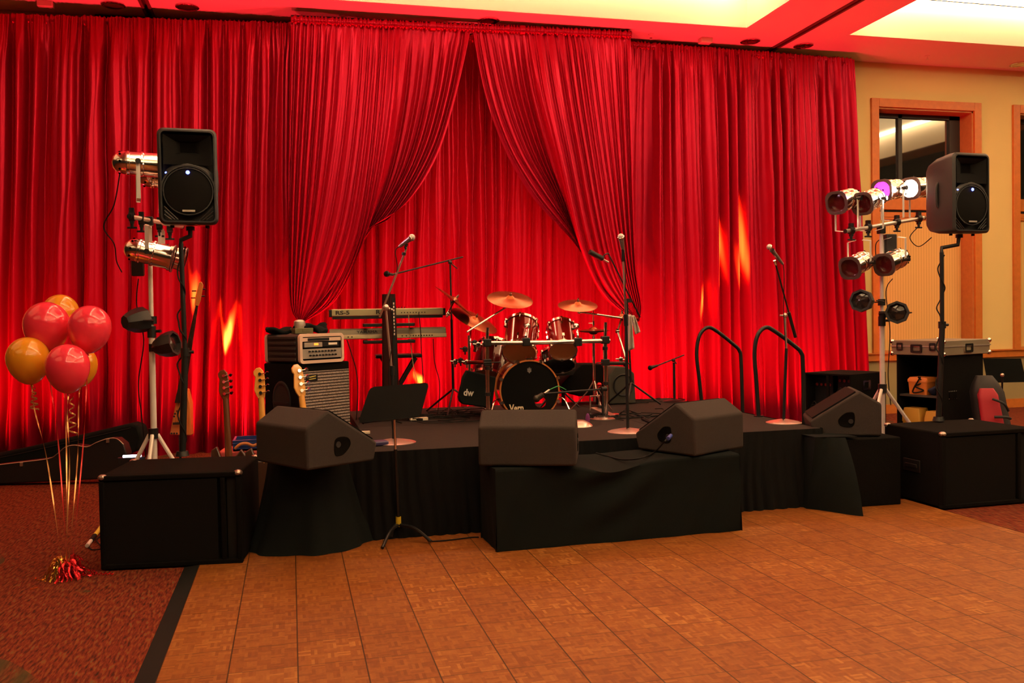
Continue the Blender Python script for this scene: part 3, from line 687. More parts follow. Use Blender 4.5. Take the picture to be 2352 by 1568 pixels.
# ================================================================== LIGHTING STANDS
LMP_R = mat('dark_red_gel', (.10, .004, .008), .15, 0, .6)
LMP_M = mat('lit_magenta_gel', (1, .1, .8), .4, emit=(1, .05, .80), es=2.6)
LMP_W = mat('lit_warm_lens', (1, .9, .8), .4, emit=(1, .82, .62), es=12)
LMP_P = mat('lit_pink_lens', (1, .3, .5), .4, emit=(1, .16, .35), es=7)
RFRAME = mat('gel_frame_metal', (.16, .10, .10), .4, .6)
def parcan(label, front, rear, lens, yoke_up, R=.1, group='par cans on the lighting stands', L=.36):
    front, rear = Vector(front), Vector(rear); d = (front-rear).normalized(); c = front-d*L*.5
    r = thing('par_can', label, 'stage light', c, 0, group=group)
    M = frame(front-d*L-c, d)
    prof = [(.002, .0), (R*.45, .008), (R*.72, .035), (R*.86, .075), (R*.88, .10), (R*.94, .105), (R*.94, .12), (R*.88, .125), (R*.88, L*.55), (R*.96, L*.56), (R*.96, L*.6), (R*.9, L*.62), (R*.92, L-.03), (R*1.0, L-.03), (R*1.0, L-.008)]
    mb = MB(); mb.lathe(prof, M, n=32); build('housing', mb, ALU, r)
    mb = MB(); mb.lathe([(R*.99, L-.008), (R*.9, L-.01), (R*.86, L-.05), (R*.84, L-.06)], M, n=32); build('front_rim', mb, ALU, r)
    mb = MB(); mb.lathe([(.001, L-.045), (R*.4, L-.043), (R*.86, L-.055)], M, n=32); build('lens', mb, lens, r)
    mb = MB(); ring = [(x, y) for x, y in rrect(R*2.12, R*2.12, R*.7, 3)]; hole = []
    n = len(ring)
    for k, (x, y) in enumerate(ring): a = math.atan2(y, x); hole.append((R*.86*cos(a), R*.86*sin(a)))
    mb.loft([[(x, y, L-.004) for x, y in hole], [(x, y, L-.004) for x, y in ring], [(x, y, L+.004) for x, y in ring], [(x, y, L+.004) for x, y in hole]], cap=False, M=M); build('gel_frame', mb, RFRAME, r)
    # vents on the dome
    mb = MB()
    for k in range(8): a = 2*pi*k/8; mb.sphere((R*.80*cos(a), R*.80*sin(a), .055), .009, 6)
    mb.M = M; vs = [M @ v for v in mb.v]; mb.v = vs; mb.M = Matrix.Identity(4); build('vent_holes', mb, DARK, r)
    # yoke bars on both sides meeting at the clamp
    side = d.cross(Vector((0, 0, 1))).normalized(); yl = (.21 if yoke_up > 0 else .29)*yoke_up; cc = Vector((0, 0, 0))-d*.0
    top = cc+Vector((0, 0, yl))
    for s in (-1, 1):
        a = cc+side*s*R*1.08; b_ = a+Vector((0, 0, yl*.95)); e = top+side*s*R*.35
        dv = d*.014
        mb = MB(); mb.loft([[a-dv, a+dv, a+dv+side*s*.004, a-dv+side*s*.004], [b_-dv, b_+dv, b_+dv+side*s*.004, b_-dv+side*s*.004], [e-dv, e+dv, e+dv+Vector((0, 0, .004)), e-dv+Vector((0, 0, .004))]]); build('yoke_arm', mb, WHITEM, r)
        mb = MB(); mb.cyl(a-side*s*.01, a+side*s*.03, .016, n=10); mb.cyl(a+side*s*.03, a+side*s*.04, .022, n=6); build('yoke_knob', mb, BMETAL, r)
    return r, c+top
def clamp(p, label, parent):
    mb = MB(); p = Vector(p)
    mb.lathe([(.024, -.02), (.036, -.02), (.036, .02), (.024, .02)], Matrix.Translation(p) @ RY(90), n=14); mb.box(p+Vector((0, 0, .045)), (.035, .035, .04)); mb.box(p+Vector((0, 0, -.04)), (.028, .03, .03)); mb.cyl(p+Vector((0, 0, -.05)), p+Vector((.0, -.0, -.085)), .012); mb.cyl(p+Vector((-.035, 0, -.085)), p+Vector((.035, 0, -.085)), .008)
    build('hook_clamp', mb, BMETAL, parent, world=True)
def pinspot(label, front, rear, pole_pt, sz=.095):
    front, rear, pole_pt = Vector(front), Vector(rear), Vector(pole_pt); d = (front-rear).normalized(); L = .17; c = front-d*L/2
    r = thing('black_stage_light', label, 'stage light', c, 0, group='small black lights on the stand poles'); M = frame(front-d*L-c, d)
    mb = MB(); mb.lathe([(.001, 0), (sz*.55, .0), (sz*.72, .02), (sz*.95, .07), (sz*1.05, .12), (sz*1.05, L), (sz*.85, L), (sz*.8, L-.03)], M, n=8); build('housing', mb, BPLAS, r, smooth=20)
    mb = MB(); mb.lathe([(.001, L-.01), (sz*.4, L-.014), (sz*.82, L-.03)], M, n=20); build('lens', mb, bpy.data.materials.get('dark_lens') or mat('dark_lens', (.02, .014, .014), .12, 0, .6), r)
    s = d.cross(Vector((0, 0, 1))).normalized()
    q = pole_pt-c
    mb = MB(); mb.tube([s*sz*1.15, s*sz*1.15+q*.35+Vector((0, 0, .0)), q, -s*sz*1.15+q*.35, -s*sz*1.15], .006, n=6, sm=3); build('bracket', mb, BMETAL, r)
    mb = MB(); mb.cyl(q+Vector((0, 0, -.03)), q+Vector((0, 0, .03)), .034); build('pole_clamp', mb, BMETAL, r); return r
def lstand(label, base, hub_z, top, bar0, bar1, pole_mat, legs, r0=.0175, lsp=.62):
    base = Vector(base); top = Vector(top); r = thing('lighting_stand', label, 'lighting stand', (base.x, base.y, 0), 0, group='pale tripod lighting stands')
    fl0 = Vector((base.x, base.y, .12))
    midp = fl0.lerp(top, .62)
    mb = MB(); mb.cyl(fl0, midp, r0*1.35, n=14); build('lower_tube', mb, pole_mat, r, world=True)
    mb = MB(); mb.cyl(midp, top, r0, n=14); build('upper_tube', mb, pole_mat, r, world=True)
    mb = MB(); mb.cyl(midp-Vector((0, 0, .05)), midp+Vector((0, 0, .04)), r0*1.9); mb.cyl(midp+Vector((.03, 0, 0)), midp+Vector((.07, -.02, 0)), .012); build('collar', mb, BMETAL, r, world=True)
    mb = MB(); mb.cyl(Vector((base.x, base.y, hub_z-.03)), Vector((base.x, base.y, hub_z+.05)), r0*2.2); build('hub', mb, BMETAL, r, world=True)
    for ang in legs:
        e = Vector((base.x+lsp*cos(rad(ang)), base.y+lsp*sin(rad(ang)), .02)); hub = Vector((base.x+.03*cos(rad(ang)), base.y+.03*sin(rad(ang)), hub_z))
        mb = MB(); mb.cyl(hub, e, .016, n=10); l = build('leg', mb, pole_mat, r, world=True)
        mb = MB(); mb.sphere(e, .022, 8); build('rubber_foot', mb, RUBBER, l, world=True)
    mb = MB(); mb.cyl(bar0, bar1, .018); build('crossbar', mb, SILVER, r, world=True)
    for e in (bar0, bar1): mb = MB(); mb.cyl(Vector(e)+(Vector(bar0)-Vector(bar1)).normalized()*(.006 if e is bar0 else -.006), e, .021); build('end_cap', mb, BMETAL, r, world=True)
    mb = MB(); mb.box(top, (.06, .06, .07)); build('bar_bracket', mb, BMETAL, r, world=True, bevel=.006)
    return r
dL = 7.0
bL = PD(354, 1060, dL); b0 = PD(298, 497, 6.75); b1 = PD(418, 520, 7.42)
st = lstand('pale metal lighting stand on the left, between the balloons and the speaker pole', bL, .72, PD(343, 508, dL), b0, b1, WHITEM, (172, 5, 262), lsp=.40)
for (x, y, d) in [(303, 497, 6.78), (325, 506, 6.9), (366, 518, 7.15), (390, 525, 7.3)]: clamp(PD(x, y, d), '', st)
parcan('large polished par can, topmost on the left stand, aimed right with a pink lens', PD(374, 381, 6.86), PD(262, 372, 6.72), LMP_P, -1)
parcan('polished par can half hidden behind the left loudspeaker and the topmost par can', PD(424, 414, 7.3), PD(328, 404, 7.15), LMP_R, -1)
parcan('polished par can low on the left stand, aimed down to the right', PD(398, 594, 6.86), PD(280, 566, 6.76), LMP_R, 1)
parcan('polished par can right behind the low one on the left stand', PD(424, 598, 7.3), PD(330, 572, 7.22), LMP_R, 1)
def side_z(px, py, d): return PD(px, py, d)
pinspot('small black stage light left of the left stand pole, aimed away right', PD(332, 733, 7.0), PD(282, 741, 6.85), PD(350, 735, 7.0))
pinspot('small black stage light right of the left stand pole, lower than its twin', PD(403, 787, 6.93), PD(362, 797, 6.95), PD(352, 798, 7.0))
dR = 8.3
bR = PD(2027, 905, dR); b0 = PD(1942, 531, 8.1); b1 = PD(2122, 500, 8.55)
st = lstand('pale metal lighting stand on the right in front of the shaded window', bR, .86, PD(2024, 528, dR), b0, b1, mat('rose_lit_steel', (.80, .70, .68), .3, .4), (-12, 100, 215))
for (x, y, d) in [(1955, 529, 8.13), (1994, 522, 8.24), (2060, 510, 8.4), (2110, 502, 8.52)]: clamp(PD(x, y, d), '', st)
def pc(lab, fx, fy, rx, ry, d, lens, up, k=.24): parcan(lab, PD(fx, fy, d), PD(rx, ry, d+k), lens, up)
pc('unlit polished par can, leftmost of the upper row on the right stand', 1921, 466, 1975, 449, 8.05, LMP_R, -1, .26)
pc('unlit polished par can, second from the left in the upper row of the right stand', 1980, 468, 2030, 446, 8.1, LMP_R, -1, .26)
pc('par can glowing magenta on the right stand', 2025, 438, 2085, 431, 8.3, LMP_M, -1, .26)
pc('par can glowing warm white on the right stand, next to the loudspeaker', 2090, 433, 2150, 427, 8.4, LMP_W, -1, .26)
pc('unlit polished par can hanging low on the left side of the right stand', 1952, 616, 2000, 590, 8.1, LMP_R, 1, .25)
pc('unlit polished par can hanging low, in front of the right stand pole', 2030, 608, 2090, 582, 8.15, LMP_R, 1, .25)
pinspot('small black stage light left of the right stand pole', PD(1976, 690, 8.1), PD(2000, 693, 8.3), PD(2025, 694, dR), .1)
pinspot('small black stage light right of the right stand pole, lower than its twin', PD(2060, 717, 8.1), PD(2068, 720, 8.3), PD(2027, 722, dR), .1)
# the two burning par cans light the stage
lamp('magenta_par_light', 'SPOT', PD(2010, 440, 8.15), 60, (1, .25, .8), PD(1430, 560, 7.0), spot_size=rad(30), spot_blend=.5, shadow_soft_size=.08)
lamp('warm_par_light', 'SPOT', PD(2075, 436, 8.25), 160, (1, .75, .6), PD(1100, 620, 7.2), spot_size=rad(40), spot_blend=.6, shadow_soft_size=.08)
lamp('pink_par_light', 'SPOT', PD(388, 382, 6.9), 90, (1, .45, .6), PD(1200, 620, 7.3), spot_size=rad(36), spot_blend=.5, shadow_soft_size=.08)
lamp('red_par_light', 'SPOT', PD(410, 600, 6.9), 55, (1, .05, .02), PZ(1680, 1420, 0), spot_size=rad(9), spot_blend=.6, shadow_soft_size=.05)
# loose cables of the stands
def cable(name, label, pts, r=.0045, m=RUBBER, sm=8, cat='cable', group=None):
    mb = MB(); P = [Vector(p) for p in pts]; mb.tube(P, r, n=6, sm=sm); o = build(name, mb, m, None); tag(o, label, cat, group); return o
cable('cable', 'thin black cable looping down from the top par can of the left stand', [PD(275, 400, 6.75), PD(262, 470, 6.8), PD(238, 520, 6.85), PD(262, 560, 6.85), PD(268, 600, 6.9), PD(280, 625, 6.9)])
cable('cable', 'thin black cable hanging beside the left stand pole down to the floor cases', [PD(318, 640, 6.95), PD(314, 700, 6.95), PD(330, 780, 7.0), PD(318, 880, 7.0), PD(326, 960, 7.0), PD(335, 1050, 7.05)])
cable('cable', 'thin black cable looping beneath the upper par cans of the right stand', [PD(2110, 520, 8.5), PD(2090, 545, 8.45), PD(2110, 566, 8.4), PD(2140, 545, 8.3)])
cable('cable', 'thin black cable dropping beside the right stand pole', [PD(2050, 640, 8.35), PD(2035, 670, 8.33), PD(2044, 760, 8.33), PD(2040, 860, 8.33), PD(2046, 930, 8.33)])
cable('cable', 'black cable curving between the right stand pole and the magenta par can', [PD(2030, 545, 8.33), PD(2012, 560, 8.3), PD(2014, 600, 8.33), PD(2026, 630, 8.36)])
mb = MB(); mb.box((0, 0, 0), (.09, .07, .13)); o = build('power_box', mb, BPLAS, None, bevel=.008); o.location = PD(317, 615, 7.0); tag(o, 'small black power box on the left stand just below the low par can', 'power box')
mb = MB(); mb.box((0, 0, 0), (.11, .09, .22)); o = build('power_box', mb, BPLAS, None, bevel=.008); o.location = PD(2042, 565, 8.36); tag(o, 'black power box beside the right stand pole, between upper and lower par cans', 'power box')

# ================================================================== BASS AMPLIFIER, RACK CASE
def oriented_box(name, label, cat, C0, Lp, Rp, z0, h, mat_, bev=.01, lw=None, rw=None):
    """C0 nearest vertical edge, Lp and Rp ground points of the left and right far edges"""
    C0, Lp, Rp = map(Vector, (C0, Lp, Rp)); d = Rp-C0; a = math.atan2(d.y, d.x); w_ = rw or Vector((d.x, d.y)).length; l = Lp-C0; dep = lw or Vector((l.x, l.y)).length
    r = thing(name, label, cat, (C0.x, C0.y, z0), math.degrees(a)); return r, w_, dep
# ampeg style cabinet: local x along the grille, y along the side
Yc = 7.95
cz = 1.22
nc = PY(690, 836, Yc); cw_, cdp = .58, .52
r = thing('bass_cabinet', 'tall black bass speaker cabinet with a silver grille cloth, left of the stage', 'speaker cabinet', (nc.x, nc.y, 0), 38)
hcab = nc.z
mb = MB(); mb.box((cw_/2, cdp/2+.012, hcab/2), (cw_, cdp-.024, hcab)); build('cabinet', mb, BCARP, r, bevel=.012)
def grillecloth():
    m = mat('silver_black_grille_cloth', (.5, .45, .42), .6, .2); nt, b = mapped(m); tc = N(nt, 'ShaderNodeTexCoord'); sp = N(nt, 'ShaderNodeSeparateXYZ'); nt.links.new(tc.outputs['Object'], sp.inputs[0])
    z = MA(nt, 'FRACT', MA(nt, 'MULTIPLY', sp.outputs[2], 38)); g = MA(nt, 'LESS_THAN', z, .42)
    no = N(nt, 'ShaderNodeTexNoise', Scale=140.); nt.links.new(tc.outputs['Object'], no.inputs['Vector'])
    mx = N(nt, 'ShaderNodeMix'); mx.data_type = 'RGBA'; mx.inputs['A'].default_value = (.42, .34, .30, 1); mx.inputs['B'].default_value = (.03, .02, .02, 1)
    nt.links.new(MA(nt, 'MAXIMUM', g, MA(nt, 'MULTIPLY', MA(nt, 'GREATER_THAN', no.outputs['Fac'], .55), .6)), mx.inputs['Factor']); nt.links.new(mx.outputs['Result'], b.inputs['Base Color']); return m
GC = grillecloth()
mb = MB(); mb.box((cw_/2, .008, hcab/2-.02), (cw_-.05, .012, hcab-.10)); g_ = build('grille_cloth', mb, GC, r)
mb = MB(); mb.box((.12, -.001, hcab-.125), (.13, .008, .055)); build('name_plate', mb, BMETAL, g_, bevel=.003)
mb = MB(); mb.prism([(.075, hcab-.118), (.16, hcab-.108), (.165, hcab-.114), (.10, hcab-.124)], .003, T(0, -.007, 0)); mb.prism([(.08, hcab-.136), (.16, hcab-.130), (.162, hcab-.136), (.09, hcab-.143)], .003, T(0, -.007, 0)); build('plate_lettering', mb, mat('olive_gold_ink', (.55, .5, .12), .5), g_)
mb = MB()
M = Matrix.Translation((-.002, cdp*.52, hcab-.33)) @ RY(-90) @ Matrix.Diagonal((1.35, 1, 1, 1))
mb.lathe([(.10, 0), (.11, .006), (.12, .006), (.13, 0)], M, n=30); mb.lathe([(.001, .001), (.10, .001)], M, n=30); mb.box((-.008, cdp*.52, hcab-.35), (.008, .22, .02)); build('side_handle', mb, BPLAS, r)
# rack case on top
rc_ = thing('rack_case', 'black moulded rack case with pale frame and amplifier gear, on top of the bass cabinet', 'rack case', (nc.x, nc.y, hcab), 38)
RT = Matrix.Translation((.0, .0, 0))
rw, rdp, rh = .50, .50, .262
GREYC = mat('dark_ribbed_case', (.035, .030, .028), .5)
CREAMP = mat('pale_case_frame', (.72, .52, .42), .5)
mb = MB()
mb.loft([[(x+rw/2, .03, z+rh/2) for x, z in rrect(rw-.012, rh-.012, .03)], [(x+rw/2, rdp-.03, z+rh/2) for x, z in rrect(rw-.012, rh-.012, .03)]])
for k in range(5): mb.box((-.001, rdp/2, .035+k*.048), (.014, rdp-.12, .026)); mb.box((rw+.001, rdp/2, .035+k*.048), (.014, rdp-.12, .026))
build('shell', mb, GREYC, rc_, bevel=.004)
for y in (.0, rdp-.03):
    mb = MB(); o_ = rrect(rw, rh, .035); i_ = rrect(rw-.055, rh-.055, .015)
    mb.loft([[(x+rw/2, y, z+rh/2) for x, z in i_], [(x+rw/2, y, z+rh/2) for x, z in o_], [(x+rw/2, y+.03, z+rh/2) for x, z in o_], [(x+rw/2, y+.03, z+rh/2) for x, z in i_]], cap=False); build('pale_rim', mb, CREAMP, rc_)
mb = MB(); mb.box((rw/2, .022, rh/2), (rw-.055, .004, rh-.055)); build('rack_opening', mb, DARK, rc_)
mb = MB(); mb.box((rw*.5, .012, rh-.052), (rw-.06, .014, .032)); u1 = build('tuner_unit', mb, CREAMP, rc_)
mb = MB(); mb.box((rw*.42, .004, rh-.052), (.24, .006, .024)); build('display', mb, BMETAL, u1)
mb = MB(); mb.box((rw*.30, .010, rh-.098), (.20, .016, .042)); u2 = build('preamp_unit', mb, SILVER, rc_)
mb = MB(); mb.box((rw*.36, .001, rh-.094), (.045, .004, .018)); build('orange_display', mb, mat('orange_screen', (1, .25, .03), .4, emit=(1, .22, .02), es=2.5), u2)
mb = MB(); mb.box((rw*.70, .010, rh-.098), (.19, .016, .042)); u3 = build('wireless_unit', mb, BMETAL, rc_)
mb = MB(); mb.box((rw*.74, .001, rh-.094), (.10, .004, .020)); build('white_label', mb, mat('white_label', (.85, .75, .65), .6), u3)
mb = MB(); mb.box((rw*.5, .010, .085), (rw-.06, .016, .085)); u4 = build('amplifier_panel', mb, SILVER, rc_)
for k in range(9):
    for row in range(2):
        mb = MB(); x = rw*.20+k*.036+row*.008; mb.cyl((x, .002, .105-row*.035), (x, -.016, .105-row*.035), .009, .007, n=8); build('knob', mb, BMETAL, u4)
# objects on top of the rack case
def on_case(x, y, z=0): R = Matrix.Rotation(rad(38), 3, 'Z'); v = R @ Vector((x, y, 0)); return Vector((nc.x+v.x, nc.y+v.y, hcab+rh+z))
mb = MB(); mb.lathe([(.001, 0), (.05, 0), (.055, .02), (.05, .06), (.03, .075), (.001, .078)], n=18); o = build('metal_cup', mb, SILVER, None); o.location = on_case(.20, .25, .05); tag(o, 'crumpled silver object standing on top of the rack case', 'cup')
mb = MB(); mb.box((0, 0, .025), (.17, .12, .05)); mb.box((.02, -.061, .03), (.07, .004, .03)); o = build('effects_box', mb, mat('olive_effects_box', (.16, .15, .07), .4, .3), None, bevel=.006); o.location = on_case(.20, .22); o.rotation_euler.z = rad(20); tag(o, 'small olive metal box lying on the rack case', 'effects box')
mb = MB(); mb.grid(24, 16, lambda u, v: ((u-.5)*.30, (v-.5)*.34, .03+.03*sin(u*5)*sin(v*4+1)+.015*sin(u*13+v*9)*(1 if .02 < u < .98 else 0))); o = build('folded_jacket', mb, BCLOTH, None, solid=.03); o.location = on_case(.36, .30, .012); tag(o, 'crumpled black cloth heaped on the right of the rack case', 'cloth')
mb = MB(); mb.grid(20, 10, lambda u, v: ((u-.5)*.22, (v-.5)*.2, .02+.02*sin(u*6+v*3))); o = build('black_bag', mb, BCLOTH, None, solid=.028); o.location = on_case(.10, .42, .01); tag(o, 'flat black bag lying at the back left of the rack case', 'bag')

# ================================================================== KEYBOARDS
KB = mat('olive_silver_keyboard', (.46, .42, .24), .4, .3); KBP = mat('pale_gold_panel', (.60, .50, .32), .4, .2)
INK = mat('dark_print', (.02, .018, .015), .6)
Yk = 8.55
k0 = PY(762, 722, Yk); k1 = PY(1018, 722, Yk); kw = (k1-k0).length
r = thing('keyboard', 'upper keyboard with RS-5 printed on its pale back, on the column stand', 'keyboard', (k0.x, k0.y, k0.z-.045), math.degrees(math.atan2(k1.y-k0.y, k1.x-k0.x)))
mb = MB(); mb.loft([[(0, y, z) for y, z in ((0, .028), (0, .090), (.03, .095), (.27, .062), (.29, .03))], [(kw, y, z) for y, z in ((0, .028), (0, .090), (.03, .095), (.27, .062), (.29, .03))]]); build('case', mb, KB, r, bevel=.004)
mb = MB(); mb.box((kw/2, .14, .013), (kw-.01, .27, .028)); build('black_base', mb, BMETAL, r)
mb = MB()
for k in range(5): mb.cyl((kw*.55+k*.028, .06, .09), (kw*.55+k*.028, .06, .108), .005, n=8)
build('top_knobs', mb, BMETAL, r)
mb = MB(); mb.box((-.012, .14, .055), (.026, .27, .07)); mb.box((kw+.012, .14, .055), (.026, .27, .07)); build('end_cheeks', mb, BMETAL, r, bevel=.005)
build('print', textmesh('RS-5', .05, .002, T(.10, -.0015, .058) @ RX(90), width=.13), INK, r)
build('print', textmesh('Roland', .055, .002, T(.51, -.0015, .06) @ RX(90), width=.19), INK, r)
mb = MB()
for k in range(9): mb.cyl((kw*.62+k*.028, .002, .052), (kw*.62+k*.028, -.004, .052), .006, n=8)
build('sockets', mb, INK, r)
k0 = PY(757, 769, Yk); k1 = PY(1024, 765, Yk); kw = (k1-k0).length
r = thing('keyboard', 'lower keyboard with sockets along its pale back edge, on the column stand', 'keyboard', (k0.x, k0.y-.03, k0.z-.045), math.degrees(math.atan2(k1.y-k0.y, k1.x-k0.x)))
KBD = mat('grey_keyboard_back', (.20, .18, .13), .5, .2)
mb = MB(); mb.loft([[(0, y, z) for y, z in ((0, .0), (0, .042), (.012, .045), (.02, .085), (.06, .1), (.33, .05), (.33, .0))], [(kw, y, z) for y, z in ((0, .0), (0, .042), (.012, .045), (.02, .085), (.06, .1), (.33, .05), (.33, .0))]]); build('case', mb, KBD, r, bevel=.003)
mb = MB(); mb.box((kw/2, -.004, .022), (kw, .01, .038)); build('socket_strip', mb, KBP, r, bevel=.003)
build('print', textmesh('YAMAHA', .036, .002, T(.35, .012, .066) @ RX(75), width=.20), INK, r)
mb = MB()
for k, x in enumerate([.12, .17, .205, .62, .68, .72]+[.76+i*.026 for i in range(9)]): mb.cyl((x, -.006, .022), (x, -.014, .022), .007, n=8)
build('sockets', mb, INK, r)
# column stand
cx0 = PY(893, 760, Yk-.06)
r = thing('keyboard_stand', 'dark upright column stand holding the two keyboards', 'keyboard stand', (cx0.x, Yk-.11, SZ), -3)
zt_ = PY(895, 676, Yk).z-SZ
mb = MB(); mb.loft([[(x, y, .02) for x, y in rrect(.17, .09, .02)], [(x, y, zt_) for x, y in rrect(.125, .07, .02)]]); build('column', mb, mat('dark_red_column', (.05, .012, .012), .3, .5), r)
mb = MB(); mb.box((.045, -.046, zt_*.62), (.03, .004, zt_*.7)); build('lettering_strip', mb, BMETAL, r)
mb = MB()
for k in range(10): mb.box((.043, -.0495, zt_-.09-k*.032), (.012, .002, .020))
build('lettering', mb, mat('pale_ink', (.8, .65, .55), .5), r)
for zz in (k0.z-SZ-.075, k0.z-SZ-.075+.16):
    for s in (-1, 1):
        mb = MB(); mb.box((s*.22, .17, zz), (.05, .30, .03)); mb.box((s*.12, .02, zz), (.24, .05, .03)); build('support_arm', mb, BMETAL, r, bevel=.004)
for a in (35, 145, -40, -140):
    mb = MB(); mb.cyl((0, 0, .03), (.36*cos(rad(a)), .3*sin(rad(a)), .012), .016); build('foot', mb, BMETAL, r)
# bench behind
bp = PY(915, 812, 8.95)
r = thing('keyboard_bench', 'black folding bench with crossed legs behind the column stand', 'bench', (bp.x, bp.y, SZ), -4)
hb = bp.z-SZ
mb = MB(); mb.box((0, 0, hb-.02), (.46, .3, .035)); build('seat', mb, BPLAS, r, bevel=.012)
for y in (-.12, .12):
    for s in (-1, 1): mb = MB(); mb.box((0, 0, 0), (.032, .018, sqrt(.34**2+(hb-.05)**2)), Matrix.Translation((0, y+s*.01, (hb-.04)/2+.004)) @ RY(s*math.degrees(math.atan2(.34, hb-.05)))); build('leg', mb, BMETAL, r)
# cables hanging from the keyboards
for lab, pts in [('pale cable hanging from the right part of the upper keyboard', [(938, 716), (941, 760), (948, 830), (958, 880), (962, 950)]),
                 ('dark cable hanging from the left end of the lower keyboard', [(797, 780), (808, 815), (818, 850), (822, 900), (818, 950)]),
                 ('dark cable curving down from the right end of the lower keyboard', [(995, 778), (998, 830), (1008, 870), (1010, 900), (1004, 945)]),
                 ('thin dark cable hanging from the middle of the upper keyboard', [(962, 718), (966, 760), (968, 810), (972, 880), (966, 945)])]:
    P = [PY(x, y, Yk-.05) for x, y in pts]; P[-1].z = SZ+.01
    cable('keyboard_cable', lab, P, .0045, mat('pale_cable', (.45, .33, .2), .6) if lab.startswith('pale') else RUBBER)
# ================================================================== MICROPHONE STANDS
SATM = mat('satin_steel', (.70, .55, .50), .3, .85)
MESHB = mat('microphone_mesh', (.62, .55, .52), .45, .7, bump=(600, .6))
def microphone(label, head, tail, rr=.026, dark=False, group=None):
    head, tail = Vector(head), Vector(tail); d = (head-tail).normalized(); L = (head-tail).length
    r = thing('microphone', label, 'microphone', tail, 0, group); M = frame((0, 0, 0), d)
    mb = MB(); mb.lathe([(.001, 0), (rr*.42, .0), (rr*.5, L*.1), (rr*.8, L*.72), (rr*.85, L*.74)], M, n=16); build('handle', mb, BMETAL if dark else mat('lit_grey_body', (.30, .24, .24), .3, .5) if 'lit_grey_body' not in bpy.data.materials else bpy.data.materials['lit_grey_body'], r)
    mb = MB(); mb.sphere((0, 0, L-rr), rr, 12); mb.v = [M @ v for v in mb.v]; build('mesh_head', mb, BGRILLE if dark else MESHB, r)
    mb = MB(); mb.lathe([(rr*.86, L-rr*1.3), (rr*1.04, L-rr*1.2), (rr*1.04, L-rr*.9), (rr*.9, L-rr*.8)], M, n=18); build('collar_ring', mb, BMETAL if dark else CHROME, r); return r
def roundbase(r, c, R=.15, M_=SATM):
    mb = MB(); mb.lathe([(.001, .035), (.03, .034), (R*.6, .022), (R*.9, .012), (R, .006), (R, .0)], Matrix.Translation(c), n=32); build('round_base', mb, M_, r, world=True)
# 1: stand with straight boom in front of the keyboards
b = PZ(905, 1017, SZ); Y1 = b.y
r = thing('microphone_stand', 'microphone stand with slanting silver boom, in front of the keyboard column', 'microphone stand', b)
roundbase(r, b, .17)
j = PY(886, 706, Y1); top1 = PY(933, 572, Y1-.12); j2 = PY(872, 728, Y1+.02)
mb = MB(); mb.cyl(b+Vector((0, 0, .03)), PY(900, 850, Y1), .013); build('lower_tube', mb, BMETAL, r, world=True)
mb = MB(); mb.cyl(PY(900, 855, Y1), j, .009); build('upper_tube', mb, SATM, r, world=True)
mb = MB(); mb.cyl(PY(900, 862, Y1), PY(900, 840, Y1), .018); build('height_clutch', mb, BMETAL, r, world=True)
mb = MB(); mb.cyl(j2, top1, .008); build('boom', mb, SATM, r, world=True)
mb = MB(); mb.sphere(j, .026, 8); mb.cyl(j, j+Vector((.05, -.0, -.02)), .01); build('boom_joint', mb, SATM, r, world=True)
mb = MB(); mb.tube([top1, PY(931, 568, Y1-.12), PY(935, 560, Y1-.12)], .011, sm=0); mb.cyl(PY(927, 586, Y1-.12), PY(928, 580, Y1-.12), .016); build('clip', mb, BMETAL, r, world=True)
microphone('silver microphone on the slanting boom above the keyboards', PY(952, 541, Y1-.18), PY(917, 566, Y1-.1), .026)
cable('microphone_cable', 'thin cable running down the slanting boom in front of the keyboards', [PY(917, 566, Y1-.1), PY(908, 578, Y1-.1), PY(912, 620, Y1-.08), PY(895, 680, Y1-.03), PY(904, 760, Y1-.03), PY(893, 860, Y1-.03), PY(903, 1005, Y1-.05)], .0035)
# 2: straight stand in front of drums
b = PZ(1442, 992, SZ); Y2 = b.y
r = thing('microphone_stand', 'straight microphone stand right of the drums with a scarf over it', 'microphone stand', b)
roundbase(r, b, .165)
mb = MB(); mb.cyl(b+Vector((0, 0, .03)), PY(1438, 735, Y2), .013); build('lower_tube', mb, BMETAL, r, world=True)
mb = MB(); mb.cyl(PY(1438, 740, Y2), PY(1431, 595, Y2-.05), .0085); build('upper_tube', mb, SATM, r, world=True)
mb = MB(); mb.cyl(PY(1438, 748, Y2), PY(1437, 722, Y2), .018); build('height_clutch', mb, BMETAL, r, world=True)
mb = MB(); mb.cyl(PY(1431, 600, Y2-.05), PY(1430, 568, Y2-.06), .011); build('clip', mb, BMETAL, r, world=True)
microphone('silver microphone on the tall straight stand at the right swag', PY(1425, 537, Y2-.12), PY(1432, 580, Y2-.04), .027)
cable('microphone_cable', 'thin cable running down the straight stand right of the drums', [PY(1433, 575, Y2-.06), PY(1437, 620, Y2-.05), PY(1436, 700, Y2-.04), PY(1442, 820, Y2-.04), PY(1440, 985, Y2-.05)], .0035)
